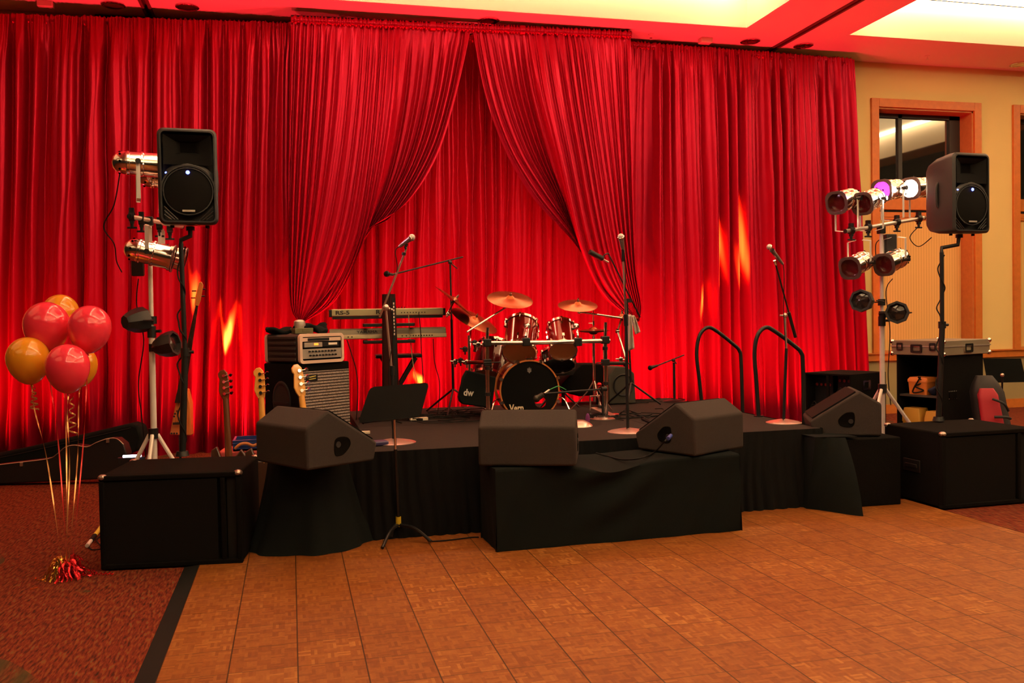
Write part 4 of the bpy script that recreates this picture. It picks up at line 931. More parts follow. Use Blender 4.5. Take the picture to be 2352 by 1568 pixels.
# scarf
scf = mat('silver_sequin_cloth', (.60, .52, .48), .4, .4, bump=(150, 1))
def scarf(u, v):
    x0 = 1452+u*10; q = PY(1446+v*(-2+u*24)+u*10, 722+v*(105-u*42), Y2+.03+.02*sin(u*6+v*5)); return q
mb = MB()
for (xa, xb, ya, xc, xd, yc) in ((1441, 1449, 722, 1443, 1457, 806), (1446, 1456, 724, 1459, 1471, 768)):
    mb.grid(10, 18, lambda u, v: PY(xa+(xb-xa)*u+((xc+(xd-xc)*u)-(xa+(xb-xa)*u))*v**.8, ya+(yc-ya-6*u)*v, Y2+.03+.015*sin(u*9+v*4)+.02*(xa > 1443)))
o = build('scarf', mb, scf, None, solid=.004); tag(o, 'glittering silver cloth hanging from the straight microphone stand right of the drums', 'scarf')
# 3: right stand with boom
b = PZ(1800, 971, SZ); Y3 = b.y
r = thing('microphone_stand', 'microphone stand with black boom at the right end of the stage, before the handrails', 'microphone stand', b)
roundbase(r, b, .15)
j = PY(1803, 724, Y3); lo = PY(1827, 774, Y3+.05); hi = PY(1782, 608, Y3-.12)
mb = MB(); mb.cyl(b+Vector((0, 0, .03)), PY(1806, 800, Y3), .013); build('lower_tube', mb, BMETAL, r, world=True)
mb = MB(); mb.cyl(PY(1806, 805, Y3), j, .009); build('upper_tube', mb, SATM, r, world=True)
mb = MB(); mb.cyl(lo, hi, .007); build('boom', mb, BMETAL, r, world=True)
mb = MB(); mb.cyl(lo, lo.lerp(hi, .35), .014); build('boom_counterweight', mb, BMETAL, r, world=True)
mb = MB(); mb.sphere(j, .022, 8); mb.cyl(j, j+Vector((-.05, 0, 0)), .008); build('boom_joint', mb, SATM, r, world=True)
mb = MB(); mb.cyl(hi, PY(1779, 598, Y3-.13), .012); build('clip', mb, CHROME, r, world=True)
microphone('silver microphone on the boom at the right end of the stage', PY(1764, 563, Y3-.2), PY(1798, 606, Y3-.1), .024)
cable('microphone_cable', 'thin cable winding down the microphone stand at the right end of the stage', [PY(1799, 608, Y3-.1), PY(1801, 640, Y3-.08), PY(1800, 720, Y3-.05), PY(1806, 850, Y3-.03), PY(1799, 965, Y3-.06)], .0035)
# 4: overhead boom stand behind keyboards
Y4 = 8.75
r = thing('boom_stand', 'black boom stand between keyboards and drums, boom reaching left', 'microphone stand', (PY(1037, 900, Y4).x, Y4, SZ))
pt = PY(1034, 603, Y4); ft = Vector((PY(1041, 900, Y4).x, Y4, SZ+.25))
mb = MB(); mb.cyl(ft, pt.lerp(ft, .45), .013); build('lower_tube', mb, BMETAL, r, world=True)
mb = MB(); mb.cyl(pt.lerp(ft, .47), pt, .009); build('upper_tube', mb, BMETAL, r, world=True)
mb = MB(); mb.cyl(PY(1063, 590, Y4+.05), PY(898, 631, Y4-.15), .008); build('boom', mb, BMETAL, r, world=True)
mb = MB(); mb.sphere(pt, .022, 8); mb.cyl(pt, pt+Vector((.07, 0, -.06)), .006); build('boom_joint', mb, BMETAL, r, world=True)
for a in (10, 130, 250):
    mb = MB(); mb.cyl(ft, ft+Vector((.36*cos(rad(a)), .36*sin(rad(a)), -.235)), .010); build('leg', mb, SATM if a == 10 else BMETAL, r, world=True)
microphone('small black microphone at the left tip of the long boom above the keyboards', PY(882, 628, Y4-.18), PY(903, 631, Y4-.14), .03, True)
# 5: overhead condenser right
Y5 = 8.7
r = thing('boom_stand', 'black boom stand behind the straight microphone stand, boom slanting up left', 'microphone stand', (PY(1452, 930, Y5).x, Y5, SZ))
mb = MB(); mb.cyl((PY(1450, 930, Y5).x, Y5, SZ+.25), PY(1440, 690, Y5), .011); build('tube', mb, BMETAL, r, world=True)
mb = MB(); mb.cyl(PY(1397, 582, Y5-.15), PY(1470, 728, Y5+.1), .0085); build('boom', mb, BMETAL, r, world=True)
mb = MB(); mb.box(PY(1444, 690, Y5), (.06, .03, .04)); build('boom_joint', mb, BMETAL, r, world=True)
for a in (0, 120, 240):
    mb = MB(); f0 = Vector((PY(1450, 930, Y5).x, Y5, SZ+.25)); mb.cyl(f0, f0+Vector((.33*cos(rad(a)), .33*sin(rad(a)), -.237)), .01); build('leg', mb, BMETAL, r, world=True)
r = thing('condenser_microphone', 'black pencil condenser microphone slanting in front of the right swag', 'microphone', PY(1370, 586, Y5-.15))
mb = MB(); mb.cyl(PY(1354, 578, Y5-.17), PY(1384, 594, Y5-.14), .028, n=18); build('body', mb, BMETAL, r, world=True, bevel=.004)
mb = MB(); mb.cyl(PY(1386, 596, Y5-.14), PY(1397, 602, Y5-.13), .012); build('connector', mb, SATM, r, world=True)
mb = MB(); mb.tube([PY(1384, 592, Y5-.14), PY(1390, 584, Y5-.15), PY(1397, 582, Y5-.15)], .007, sm=2); build('clip', mb, BMETAL, r, world=True)
# 6: short stand by the curtain right
Y6 = 9.0
r = thing('short_boom_stand', 'short black boom stand behind the right-of-centre wedge monitor, by the curtain', 'microphone stand', (PY(1549, 930, Y6).x, Y6, SZ))
j = PY(1548, 832, Y6)
mb = MB(); mb.cyl((j.x, Y6, SZ+.01), j, .014); build('tube', mb, BMETAL, r, world=True)
mb = MB(); mb.lathe([(.001, .03), (.08, .02), (.13, .006), (.13, 0)], Matrix.Translation((j.x, Y6, SZ)), n=24); build('round_base', mb, BMETAL, r, world=True)
mb = MB(); mb.cyl(PY(1571, 815, Y6+.05), PY(1508, 840, Y6-.05), .007); build('boom', mb, BMETAL, r, world=True)
mb = MB(); mb.sphere(PY(1547, 827, Y6), .02, 8); mb.cyl(PY(1547, 827, Y6), PY(1554, 835, Y6), .006); build('boom_joint', mb, BMETAL, r, world=True)
microphone('small black microphone on the short boom stand by the curtain', PY(1489, 846, Y6-.08), PY(1510, 839, Y6-.05), .026, True)
# 7: bass drum mic
Y7 = 7.62
r = thing('kick_drum_boom_stand', 'low black boom stand reaching across to the bass drum port', 'microphone stand', (PY(1400, 940, 7.75).x, 7.75, SZ))
b7 = PY(1384, 893, 7.75); fb = Vector((b7.x, 7.75, SZ))
mb = MB(); mb.cyl(PY(1250, 904, Y7-.05), PY(1385, 893, 7.75), .009); build('boom', mb, BMETAL, r, world=True)
mb = MB(); mb.cyl(fb+Vector((0, 0, .01)), b7, .011); build('tube', mb, BMETAL, r, world=True)
mb = MB(); mb.lathe([(.001, .03), (.08, .02), (.12, .006), (.12, 0)], Matrix.Translation(fb), n=24); build('round_base', mb, SATM, r, world=True)
mb = MB(); mb.cyl(PY(1380, 893, 7.74), PY(1392, 893, 7.76), .022); build('boom_joint', mb, BMETAL, r, world=True)
r = thing('kick_microphone', 'stubby dark microphone in front of the bass drum port', 'microphone', PY(1240, 912, Y7))
mb = MB(); mb.cyl(PY(1232, 916, Y7), PY(1248, 905, Y7-.02), .030, .022, n=18); mb.sphere(PY(1233, 915, Y7), .033, 10); build('body', mb, mat('brown_black_metal', (.05, .04, .03), .4, .5), r, world=True)
mb = MB(); mb.cyl(PY(1250, 904, Y7-.02), PY(1262, 895, Y7-.02), .010); build('connector', mb, SATM, r, world=True)
mb = MB(); mb.tube([PY(1262, 895, Y7-.02), PY(1275, 889, Y7), PY(1284, 887, Y7+.05), PY(1300, 895, Y7+.1)], .004, sm=4); build('green_tip', mb, mat('green_cable', (.05, .4, .12), .5), r, world=True)
# silver round base by the drums
o = MB(); p = PZ(1330, 978, SZ); o.lathe([(.001, .055), (.05, .05), (.09, .03), (.115, .01), (.12, 0)], n=28); ob = build('round_weight', o, SATM, None); ob.location = p; tag(ob, 'domed silver base on the stage floor right of the middle wedge monitor', 'stand base')

# ================================================================== MUSIC STANDS
fb = PZ(916, 1236, 0.012)
r = thing('music_stand', 'black music stand with a wide desk on the dance floor at the stage front', 'music stand', fb)
mb = MB(); q = [PD(850, 889, 6.25), PD(986, 878, 6.2), PD(965, 958, 6.12), PD(822, 972, 6.17)]
n_ = (q[1]-q[0]).cross(q[3]-q[0]).normalized()
qq = []
for i in range(4):
    a, b_, c_ = q[i-1], q[i], q[(i+1) % 4]; qq += [b_+(a-b_).normalized()*.03, b_+((a-b_).normalized()+(c_-b_).normalized())*.009, b_+(c_-b_).normalized()*.03]
mb.loft([[p+n_*.002 for p in qq], [p-n_*.002 for p in qq]]); build('desk', mb, mat('matt_black_desk', (.005, .0045, .0045), .6, 0, .15), r, world=True)
mb = MB(); e0, e1 = q[3], q[2]; up_ = Vector((0, -.045, .006)); mb.loft([[e0, e1, e1+up_, e0+up_], [e0+Vector((0, 0, .003)), e1+Vector((0, 0, .003)), e1+up_+Vector((0, 0, .003)), e0+up_+Vector((0, 0, .003))]]); build('ledge', mb, BMETAL, r, world=True)
hd_ = PD(907, 935, 6.28); mt = Vector((fb.x, fb.y, .15)); tp = PD(905, 946, 6.26)
tp = Vector((tp.x, tp.y, tp.z)); midp = mt.lerp(tp, .66)
mb = MB(); mb.cyl(midp, tp, .009); build('upper_tube', mb, SATM, r, world=True)
mb = MB(); mb.cyl(mt, midp, .0125); build('lower_tube', mb, BMETAL, r, world=True)
mb = MB(); mb.cyl(mt-Vector((0, 0, .05)), mt+Vector((0, 0, .02)), .02); build('yellow_tape_band', mb, mat('yellow_tape', (.6, .42, .02), .6), r, world=True)
mb = MB(); mb.cyl(tp-Vector((0, 0, .02)), tp+Vector((0, 0, .03)), .018); build('head_bracket', mb, BMETAL, r, world=True)
for ex, ey in ((878, 1258), (990, 1243), (898, 1232)):
    e = PZ(ex, ey, .03); mb = MB(); mb.tube([mt-Vector((0, 0, .04)), mt.lerp(e, .5)-Vector((0, 0, -.015)), e], .012, sm=4); build('leg', mb, BMETAL, r, world=True)
# right music stand
dM = 10.2
r = thing('music_stand', 'black music stand behind the backpack at the right photo edge', 'music stand', (PD(2301, 960, dM).x, PD(2301, 960, dM).y, 0))
mb = MB(); q = [PD(2258, 823, dM), PD(2345, 823, dM-.1), PD(2357, 877, dM-.12), PD(2268, 879, dM)]
mb.loft([[p+Vector((0, .002, 0)) for p in q], [p-Vector((0, .002, 0)) for p in q]]); build('desk', mb, BCLOTH, r, world=True, bevel=.001)
b_ = PD(2301, 960, dM); t_ = PD(2302, 861, dM-.12)
mb = MB(); mb.cyl((b_.x, b_.y, .2), t_, .011); build('tube', mb, BMETAL, r, world=True)
mb = MB(); mb.sphere(t_, .022, 8); build('knob', mb, SATM, r, world=True)
for a in (0, 120, 240): mb = MB(); mb.cyl((b_.x, b_.y, .22), (b_.x+.27*cos(rad(a)), b_.y+.27*sin(rad(a)), .02), .009); build('leg', mb, BMETAL, r, world=True)

# ================================================================== DRUM KIT
LAC = mat('cherry_red_lacquer', (.22, .006, .006), .12, .2, .7, coat=1)
LACD = mat('dark_red_lacquer', (.07, .004, .004), .15, .1, .6, coat=1)
HEADB = mat('amber_drum_head', (.42, .16, .06), .4, 0, .5)
HEADW = mat('white_drum_head', (.7, .6, .5), .4)
HEADK = mat('black_drum_head', (.004, .004, .004), .4, 0, .15)
HOOP = mat('amber_wood_hoop', (.55, .18, .05), .3, 0, .5, coat=.6)
BRONZE = mat('cymbal_bronze', (.36, .115, .035), .26, .85, bump=(50, .15))
YD = 7.95
cb = PY(1217, 896, YD); Rb = .282
r = thing('bass_drum', 'red bass drum with a black front head reading Vern', 'drum', (cb.x, YD, SZ), -6)
zc = cb.z-SZ
MR = Matrix.Translation((0, 0, zc)) @ RX(-90)      # local z -> +Y
mb = MB(); mb.lathe([(Rb*.96, .035), (Rb*.96, .42)], MR, n=48); build('shell', mb, LAC, r)
mb = MB(); mb.lathe([(Rb*.955, .0), (Rb, .0), (Rb*1.0, .045), (Rb*.955, .045)], MR, n=48); build('front_hoop', mb, HOOP, r, smooth=50)
mb = MB(); mb.lathe([(Rb*.955, .41), (Rb, .41), (Rb*1.0, .455), (Rb*.955, .455)], MR, n=48); build('rear_hoop', mb, HOOP, r, smooth=50)
hx, hz, hr = .10, -.115, .052
n = 48; o_ = [(Rb*.955*cos(2*pi*k/n), Rb*.955*sin(2*pi*k/n)) for k in range(n)]
i_ = [(hx+hr*cos(2*pi*k/n), hz+hr*sin(2*pi*k/n)) for k in range(n)]
mb = MB(); mb.loft([[(x, .012, z+zc) for x, z in i_], [(x, .012, z+zc) for x, z in o_]], cap=False); fh = build('front_head', mb, HEADK, r, smooth=0)
mb = MB(); mb.lathe([(.001, .40), (Rb*.95, .40)], MR, n=40)
build('lettering', textmesh('Vern', .092, .002, T(-.125, .010, zc-.165) @ RX(90), width=.135), mat('cream_print', (.9, .72, .5), .6), fh)
mb = MB(); s_ = .0032
for k in range(5): 
    a = -28+14*k; x = .026*sin(rad(a)); mb.prism([(x-.004, zc+.185), (x+.004, zc+.185), (x*1.5+.002, zc+.215-.006*abs(k-2)), (x*1.5-.002, zc+.212-.006*abs(k-2))], .001, T(0, .0095, 0))
mb.prism([(-.022, zc+.183), (.022, zc+.183), (0, zc+.155)], .001, T(0, .0095, 0)); mb.box((0, .0098, zc+.172), (.045, .0008, .002)); build('crest_mark', mb, mat('grey_print', (.22, .20, .20), .6), fh)
for k in range(8):
    a = 2*pi*(k+.5)/8; c, s = cos(a), sin(a); M = Matrix.Translation((0, 0, zc)) @ Matrix.Rotation(-a, 4, 'Y')
    mb = MB(); mb.box((Rb*1.0+.008, .10, 0), (.02, .05, .018), M); mb.cyl(M @ Vector((Rb+.012, .12, 0)), M @ Vector((Rb+.012, -.01, 0)), .0045); mb.box((Rb+.004, -.005, 0), (.032, .014, .028), M); build('tension_lug', mb, CHROME, r)
mb = MB(); mb.lathe([(.024, -.01), (.03, .0), (.024, .012)], Matrix.Translation((0, .03, zc+Rb+.02)) @ RX(90), n=18); mb.box((0, .03, zc+Rb+.005), (.05, .04, .02)); build('top_mount', mb, CHROME, r)
for s in (-1, 1):
    mb = MB(); mb.tube([(s*Rb*.98, .08, zc-.08), (s*(Rb+.05), .03, zc-.10), (s*(Rb+.11), -.05, .01)], .007, sm=4); build('spur', mb, CHROME, r)
def tom(label, top, bot, R, shell=LAC, lugs=6, head=HEADB, name='tom_drum', mount=True, cat='drum'):
    top, bot = Vector(top), Vector(bot); r = thing(name, label, cat, bot, 0); d = (top-bot).normalized(); L = (top-bot).length; M = frame((0, 0, 0), d)
    mb = MB(); mb.lathe([(R*.96, .008), (R*.96, L-.008)], M, n=40); build('shell', mb, shell, r)
    mb = MB(); mb.lathe([(.001, .012), (R*.9, .010), (R*.97, .006)], M, n=40); build('bottom_head', mb, head, r)
    mb = MB(); mb.lathe([(.001, L-.012), (R*.9, L-.010), (R*.97, L-.006)], M, n=40); build('top_head', mb, HEADW, r)
    for z in (0, L): mb = MB(); mb.lathe([(R*.965, z-.014), (R*1.03, z-.014), (R*1.03, z+.014), (R*.965, z+.014), (R*.965, z-.014)], M, n=40); build('rim', mb, CHROME, r, smooth=50)
    for k in range(lugs):
        a = 2*pi*(k+.5)/lugs; x, y = cos(a), sin(a)
        for z0, z1, zr in ((.05, .085, 0), (L-.085, L-.05, L)):
            mb = MB(); Q = M @ Matrix.Rotation(a, 4, 'Z'); mb.box((R*.96+.012, 0, (z0+z1)/2), (.024, .022, z1-z0), Q); mb.cyl(Q @ Vector((R+.012, 0, zr)), Q @ Vector((R+.012, 0, (z0+z1)/2)), .0045, n=8); mb.box((R*1.02, 0, zr), (.03, .022, .02), Q); build('lug', mb, CHROME, r)
    return r
tom('larger red rack tom, left of the two above the bass drum', PY(1199, 748, YD+.32), PY(1193, 808, YD+.10), .162)
tom('smaller red rack tom, right of the two above the bass drum', PY(1287, 752, YD+.30), PY(1293, 804, YD+.10), .134)
tom('dark red floor tom left of the bass drum, behind the rack post', PY(1136, 800, 8.75), PY(1122, 872, 8.55), .19, LACD, 8)
tom('dark snare drum behind the right rack tom', PY(1280, 813, 8.5), PY(1282, 838, 8.44), .17, mat('black_snare_shell', (.012, .01, .01), .2, .4), 8, HEADK, 'snare_drum')
# rack
YR = 7.78
r = thing('drum_rack', 'chrome drum rack with a long horizontal bar across the drums', 'drum rack', (PY(1118, 960, YR).x, YR, SZ))
def post(x0, y0, y1, Y, rr=.019, m=CHROME, x1=None):
    a = PY(x0, y0, Y); b_ = PY(x1 or x0, y1, Y); return a, b_, rr, m
pL = PY(1119, 900, YR).x; pR = PY(1394, 900, YR).x
zb = PY(1119, 787, YR).z
mb = MB(); mb.tube([PY(1108, 787, YR), PY(1180, 787, YR-.03), PY(1255, 786, YR-.045), PY(1330, 784, YR-.03), PY(1400, 782, YR)], .0195, n=14, sm=6); build('main_bar', mb, CHROME, r, world=True)
for x, yt in ((1120, 752), (1391, 740)):
    X = PY(x, 870, YR).x
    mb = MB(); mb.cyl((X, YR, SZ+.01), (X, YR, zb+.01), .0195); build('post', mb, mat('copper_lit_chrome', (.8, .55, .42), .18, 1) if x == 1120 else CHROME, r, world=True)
    mb = MB(); mb.cyl((X, YR, zb), (PY(x, yt, YR).x, YR, PY(x, yt, YR).z), .015); build('cymbal_post', mb, CHROME, r, world=True)
    mb = MB(); mb.box((X, YR, zb), (.075, .06, .07)); build('bar_clamp', mb, BMETAL, r, world=True, bevel=.008)
    mb = MB(); mb.cyl((X, YR, SZ), (X, YR, SZ+.03), .03); build('post_foot', mb, RUBBER, r, world=True)
    zz = PY(x, 832, YR).z
    mb = MB(); mb.box((X, YR, zz), (.07, .055, .06)); mb.cyl((X-.04, YR-.03, zz), (X+.12 if x == 1120 else X-.1, YR-.03, zz), .005); build('side_clamp', mb, BMETAL, r, world=True, bevel=.008)
    for yy in (845, 905) if x == 1120 else (800, 880): mb = MB(); z_ = PY(x, yy, YR).z; mb.cyl((X, YR, z_-.015), (X, YR, z_+.015), .025); build('memory_collar', mb, BMETAL, r, world=True)
for x in (1208, 1327):
    c_ = PY(x, 785, YR-.035); mb = MB(); mb.box(c_, (.07, .06, .075)); build('tom_clamp', mb, BMETAL, r, world=True, bevel=.008)
    t_ = PY(x+3 if x < 1300 else x-4, 748, YR+.12); mb = MB(); mb.tube([c_, c_+Vector((0, 0, .08)), t_], .011, sm=4); build('tom_arm', mb, CHROME, r, world=True)
    mb = MB(); mb.sphere(t_, .028, 8); mb.box(t_+Vector((0, .03, 0)), (.06, .07, .04)); build('tom_bracket', mb, CHROME, r, world=True)
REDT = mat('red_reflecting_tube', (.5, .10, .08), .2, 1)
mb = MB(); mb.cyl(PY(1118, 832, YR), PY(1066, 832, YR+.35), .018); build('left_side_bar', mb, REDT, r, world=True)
mb = MB(); mb.cyl(PY(1392, 834, YR), PY(1440, 834, YR+.3), .018); build('right_side_bar', mb, BMETAL, r, world=True)
xl = PY(1078, 830, YR+.28); mb = MB(); mb.cyl((xl.x, xl.y, PY(1078, 770, YR+.28).z), (xl.x, xl.y, PY(1079, 880, YR+.28).z), .013); build('left_rear_post', mb, CHROME, r, world=True)
for i, (x, y, dd) in enumerate([(1045, 831, .45), (1058, 828, .4), (1072, 832, .3), (1090, 787, .2), (1098, 792, .15), (1068, 802, .3), (1425, 826, .25), (1437, 835, .3)]):
    p_ = PY(x, y, YR+dd); mb = MB(); mb.box(p_, (.04, .04, .045)); mb.cyl(p_+Vector((-.05, 0, .01)), p_+Vector((.04, -.01, -.0)), .007); mb.cyl(p_+Vector((0, 0, -.05)), p_+Vector((0, 0, .03)), .008); build('wing_clamp', mb, BMETAL if i % 2 else CHROME, r, world=True, bevel=.005)
def cymbal(label, c, R, nrm, arm=None, post_=None, name='cymbal', base=None):
    c = Vector(c); r = thing(name, label, 'cymbal', c, 0); M = frame((0, 0, 0), nrm)
    prof = [(R, -.012*R/.2), (R*.7, .0), (R*.22, .010), (R*.20, .012), (R*.12, .026), (.006, .030), (.006, .027), (R*.11, .023), (R*.19, .010), (R*.7, -.003), (R, -.0135*R/.2)]
    mb = MB(); mb.lathe(prof, M, n=48); build('plate', mb, BRONZE, r)
    nn = Vector(nrm).normalized()
    mb = MB(); mb.cyl(nn*.028, nn*.05, .013); mb.cyl(nn*.05, nn*.065, .008); build('wing_nut', mb, CHROME, r)
    mb = MB(); mb.cyl(-nn*.04, nn*.026, .012, n=10); build('felt', mb, mat('black_felt', (.02, .015, .015), .9) if 'black_felt' not in bpy.data.materials else bpy.data.materials['black_felt'], r)
    if arm:
        for k, (a, b_, rr) in enumerate(arm):
            mb = MB(); mb.cyl(Vector(a)-c, Vector(b_)-c, rr); build('boom_arm', mb, SATM if k == 0 else CHROME, r)
        mb = MB(); mb.sphere(Vector(arm[0][0])-c, .024, 8); build('tilter', mb, CHROME, r)
    return r
cymbal('cymbal tilted steeply at the far left of the drums', PY(1044, 689, 8.35), .225, (.62, -.10, .76), [(PY(1030, 720, 8.32), PY(1026, 727, 8.3), .009), (PY(1043, 692, 8.35), PY(1026, 722, 8.3), .008)])
cymbal('cymbal left of the rack, lower and behind the long silver boom', PY(1091, 733, 8.45), .245, (.38, -.36, .85), [(PY(1084, 745, 8.45), PY(1082, 752, 8.4), .012), (PY(1082, 745, 8.4), PY(1079, 800, 8.06), .011)])
cymbal('large cymbal above the left rack tom', PY(1172, 685, 8.05), .215, (.03, -.40, .92), [(PY(1169, 701, 8.03), PY(1172, 690, 8.05), .008), (PY(1169, 701, 8.03), PY(1073, 762, 7.75), .0085)])
cymbal('cymbal above the hi-hat on the right side of the kit', PY(1327, 699, 8.1), .19, (-.05, -.32, .95), [(PY(1331, 715, 8.1), PY(1327, 702, 8.1), .008), (PY(1331, 716, 8.1), PY(1428, 730, 7.85), .0085)])
cymbal('cymbal edge-on behind the straight microphone stand', PY(1428, 727, 8.3), .17, (.02, -.05, 1), [(PY(1418, 760, 8.3), PY(1428, 730, 8.3), .009), (PY(1418, 760, 8.3), PY(1440, 832, 8.1), .011)])
# hi hat
hb = PY(1363, 762, 8.25); r = thing('hi_hat', 'hi-hat pair on its chrome stand right of the toms', 'hi-hat', (hb.x, 8.25, SZ))
for s, z in ((1, PY(1363, 757, 8.25).z), (-1, PY(1363, 762, 8.25).z)):
    mb = MB(); mb.lathe([(.165, -.012*s), (.12, 0), (.045, .008*s), (.03, .022*s), (.004, .027*s)], Matrix.Translation((hb.x, 8.25, z)), n=40); build('upper_cymbal' if s > 0 else 'lower_cymbal', mb, BRONZE if s > 0 else mat('dark_bronze', (.12, .05, .03), .4, .7), r, world=True)
mb = MB(); mb.cyl((hb.x, 8.25, SZ+.3), (hb.x, 8.25, PY(1363, 712, 8.25).z), .0045); build('pull_rod', mb, CHROME, r, world=True)
mb = MB(); mb.cyl((hb.x, 8.25, SZ+.12), (hb.x, 8.25, PY(1363, 770, 8.25).z), .013); build('tube', mb, CHROME, r, world=True)
mb = MB(); zq = PY(1363, 742, 8.25).z; mb.cyl((hb.x, 8.25, zq-.02), (hb.x, 8.25, zq+.02), .012); mb.cyl((hb.x-.05, 8.25, zq), (hb.x+.01, 8.25, zq), .004); build('clutch', mb, CHROME, r, world=True)
for a in (30, 150, 270):
    mb = MB(); mb.tube([(hb.x, 8.25, SZ+.33), (hb.x+.08*cos(rad(a)), 8.25+.08*sin(rad(a)), SZ+.2), (hb.x+.26*cos(rad(a)), 8.25+.26*sin(rad(a)), SZ+.012)], .006, sm=4); build('leg', mb, SATM, r, world=True)
mb = MB(); mb.box((0, -.13, .05), (.09, .28, .012), Matrix.Translation((hb.x, 8.25, SZ)) @ RX(-10)); build('pedal', mb, BMETAL, r, world=True)
# bass drum pedal, throne
pp = PZ(1385, 957, SZ)
r = thing('drum_pedal', 'black drum pedal with chrome posts beside the right rack post', 'pedal', pp, 20)
mb = MB(); mb.box((0, 0, .012), (.14, .32, .02)); build('base_plate', mb, BMETAL, r, bevel=.004)
mb = MB(); mb.box((0, 0, .05), (.09, .28, .012), RX(12)); build('footboard', mb, SATM, r, bevel=.003)
for s in (-1, 1): mb = MB(); mb.cyl((s*.055, .12, .02), (s*.055, .12, .19), .008); build('upright', mb, CHROME, r)
mb = MB(); mb.cyl((-.06, .12, .19), (.06, .12, .19), .008); build('axle', mb, CHROME, r)
mb = MB(); mb.cyl((0, .12, .19), (0, .05, .30), .005); mb.sphere((0, .05, .30), .025, 8); build('beater', mb, REDF, r)
tp_ = PY(1283, 850, 8.9)
r = thing('drum_throne', 'black padded drum stool behind the bass drum', 'stool', (tp_.x, 8.95, SZ))
mb = MB(); mb.lathe([(.001, .0), (.17, 0), (.18, .03), (.17, .07), (.001, .08)], Matrix.Translation((tp_.x, 8.95, tp_.z-.05)), n=28); build('seat', mb, BMETAL, r, world=True)
mb = MB(); mb.cyl((tp_.x, 8.95, SZ+.1), (tp_.x, 8.95, tp_.z-.05), .014); build('tube', mb, BMETAL, r, world=True)
for a in (80, 200, 320): mb = MB(); mb.cyl((tp_.x, 8.95, SZ+.22), (tp_.x+.24*cos(rad(a)), 8.95+.24*sin(rad(a)), SZ+.012), .009); build('leg', mb, BMETAL, r, world=True)
# drummer's wedge and speaker behind
Yw = 9.0
a_ = PY(1300, 892, Yw)
r = thing('drum_monitor', 'dark slanted wedge monitor behind the hi-hat stand', 'monitor speaker', (a_.x, Yw, SZ))
poly = [(1287, 893), (1292, 880), (1336, 836), (1385, 836), (1398, 906), (1330, 910)]
mb = MB(); mb.loft([[PY(x, y, Yw) for x, y in poly], [PY(x, y, Yw)+Vector((.0, .36, 0)) for x, y in poly]]); build('cabinet', mb, BCARP, r, world=True, bevel=.012)
mb = MB()
for x in (1300, 1380): q_ = PY(x, 906, Yw); mb = MB(); mb.cyl((q_.x, Yw+.1, SZ), (q_.x, Yw+.1, q_.z+.03), .02); build('foot', mb, RUBBER, r, world=True)
r = thing('guitar_amplifier', 'dark grey speaker box with clipped top corners standing right of the drums', 'speaker cabinet', (PY(1430, 930, 9.0).x, 9.0, SZ))
poly = [(1399, 925), (1399, 862), (1412, 842), (1440, 843), (1457, 857), (1461, 925)]
pz_ = [PY(x, y, 8.95) for x, y in poly]
for i in (0, 5): pz_[i].z = SZ+.008
mb = MB(); mb.loft([pz_, [p+Vector((0, .3, 0)) for p in pz_]]); build('cabinet', mb, mat('green_grey_box', (.045, .045, .035), .9), r, world=True, bevel=.01)
mb = MB(); c_ = PY(1432, 884, 8.94); mb.lathe([(.10, .0), (.115, .004), (.12, 0)], Matrix.Translation(c_) @ RX(90), n=30); build('speaker_ring', mb, BMETAL, r, world=True)
# stick bag
Ys = 8.0
r = thing('stick_bag', 'black bag marked dw hanging left of the bass drum', 'bag', PY(1100, 925, Ys))
poly = [(1073, 850), (1140, 866), (1130, 938), (1062, 928), (1056, 921), (1054, 912), (1064, 866)]
mb = MB(); mb.loft([[PY(x, y, Ys) for x, y in poly], [PY(x, y, Ys)+Vector((0, .08, 0)) for x, y in poly]]); bg = build('body', mb, BCLOTH, r, world=True, bevel=.012)
c_ = PY(1076, 902, Ys-.006); I = c_-r.location
build('lettering', textmesh('dw', .085, .002, Matrix.Translation(I) @ RY(6) @ RX(90), width=.095), mat('grey_white_print', (.6, .55, .5), .6), bg)
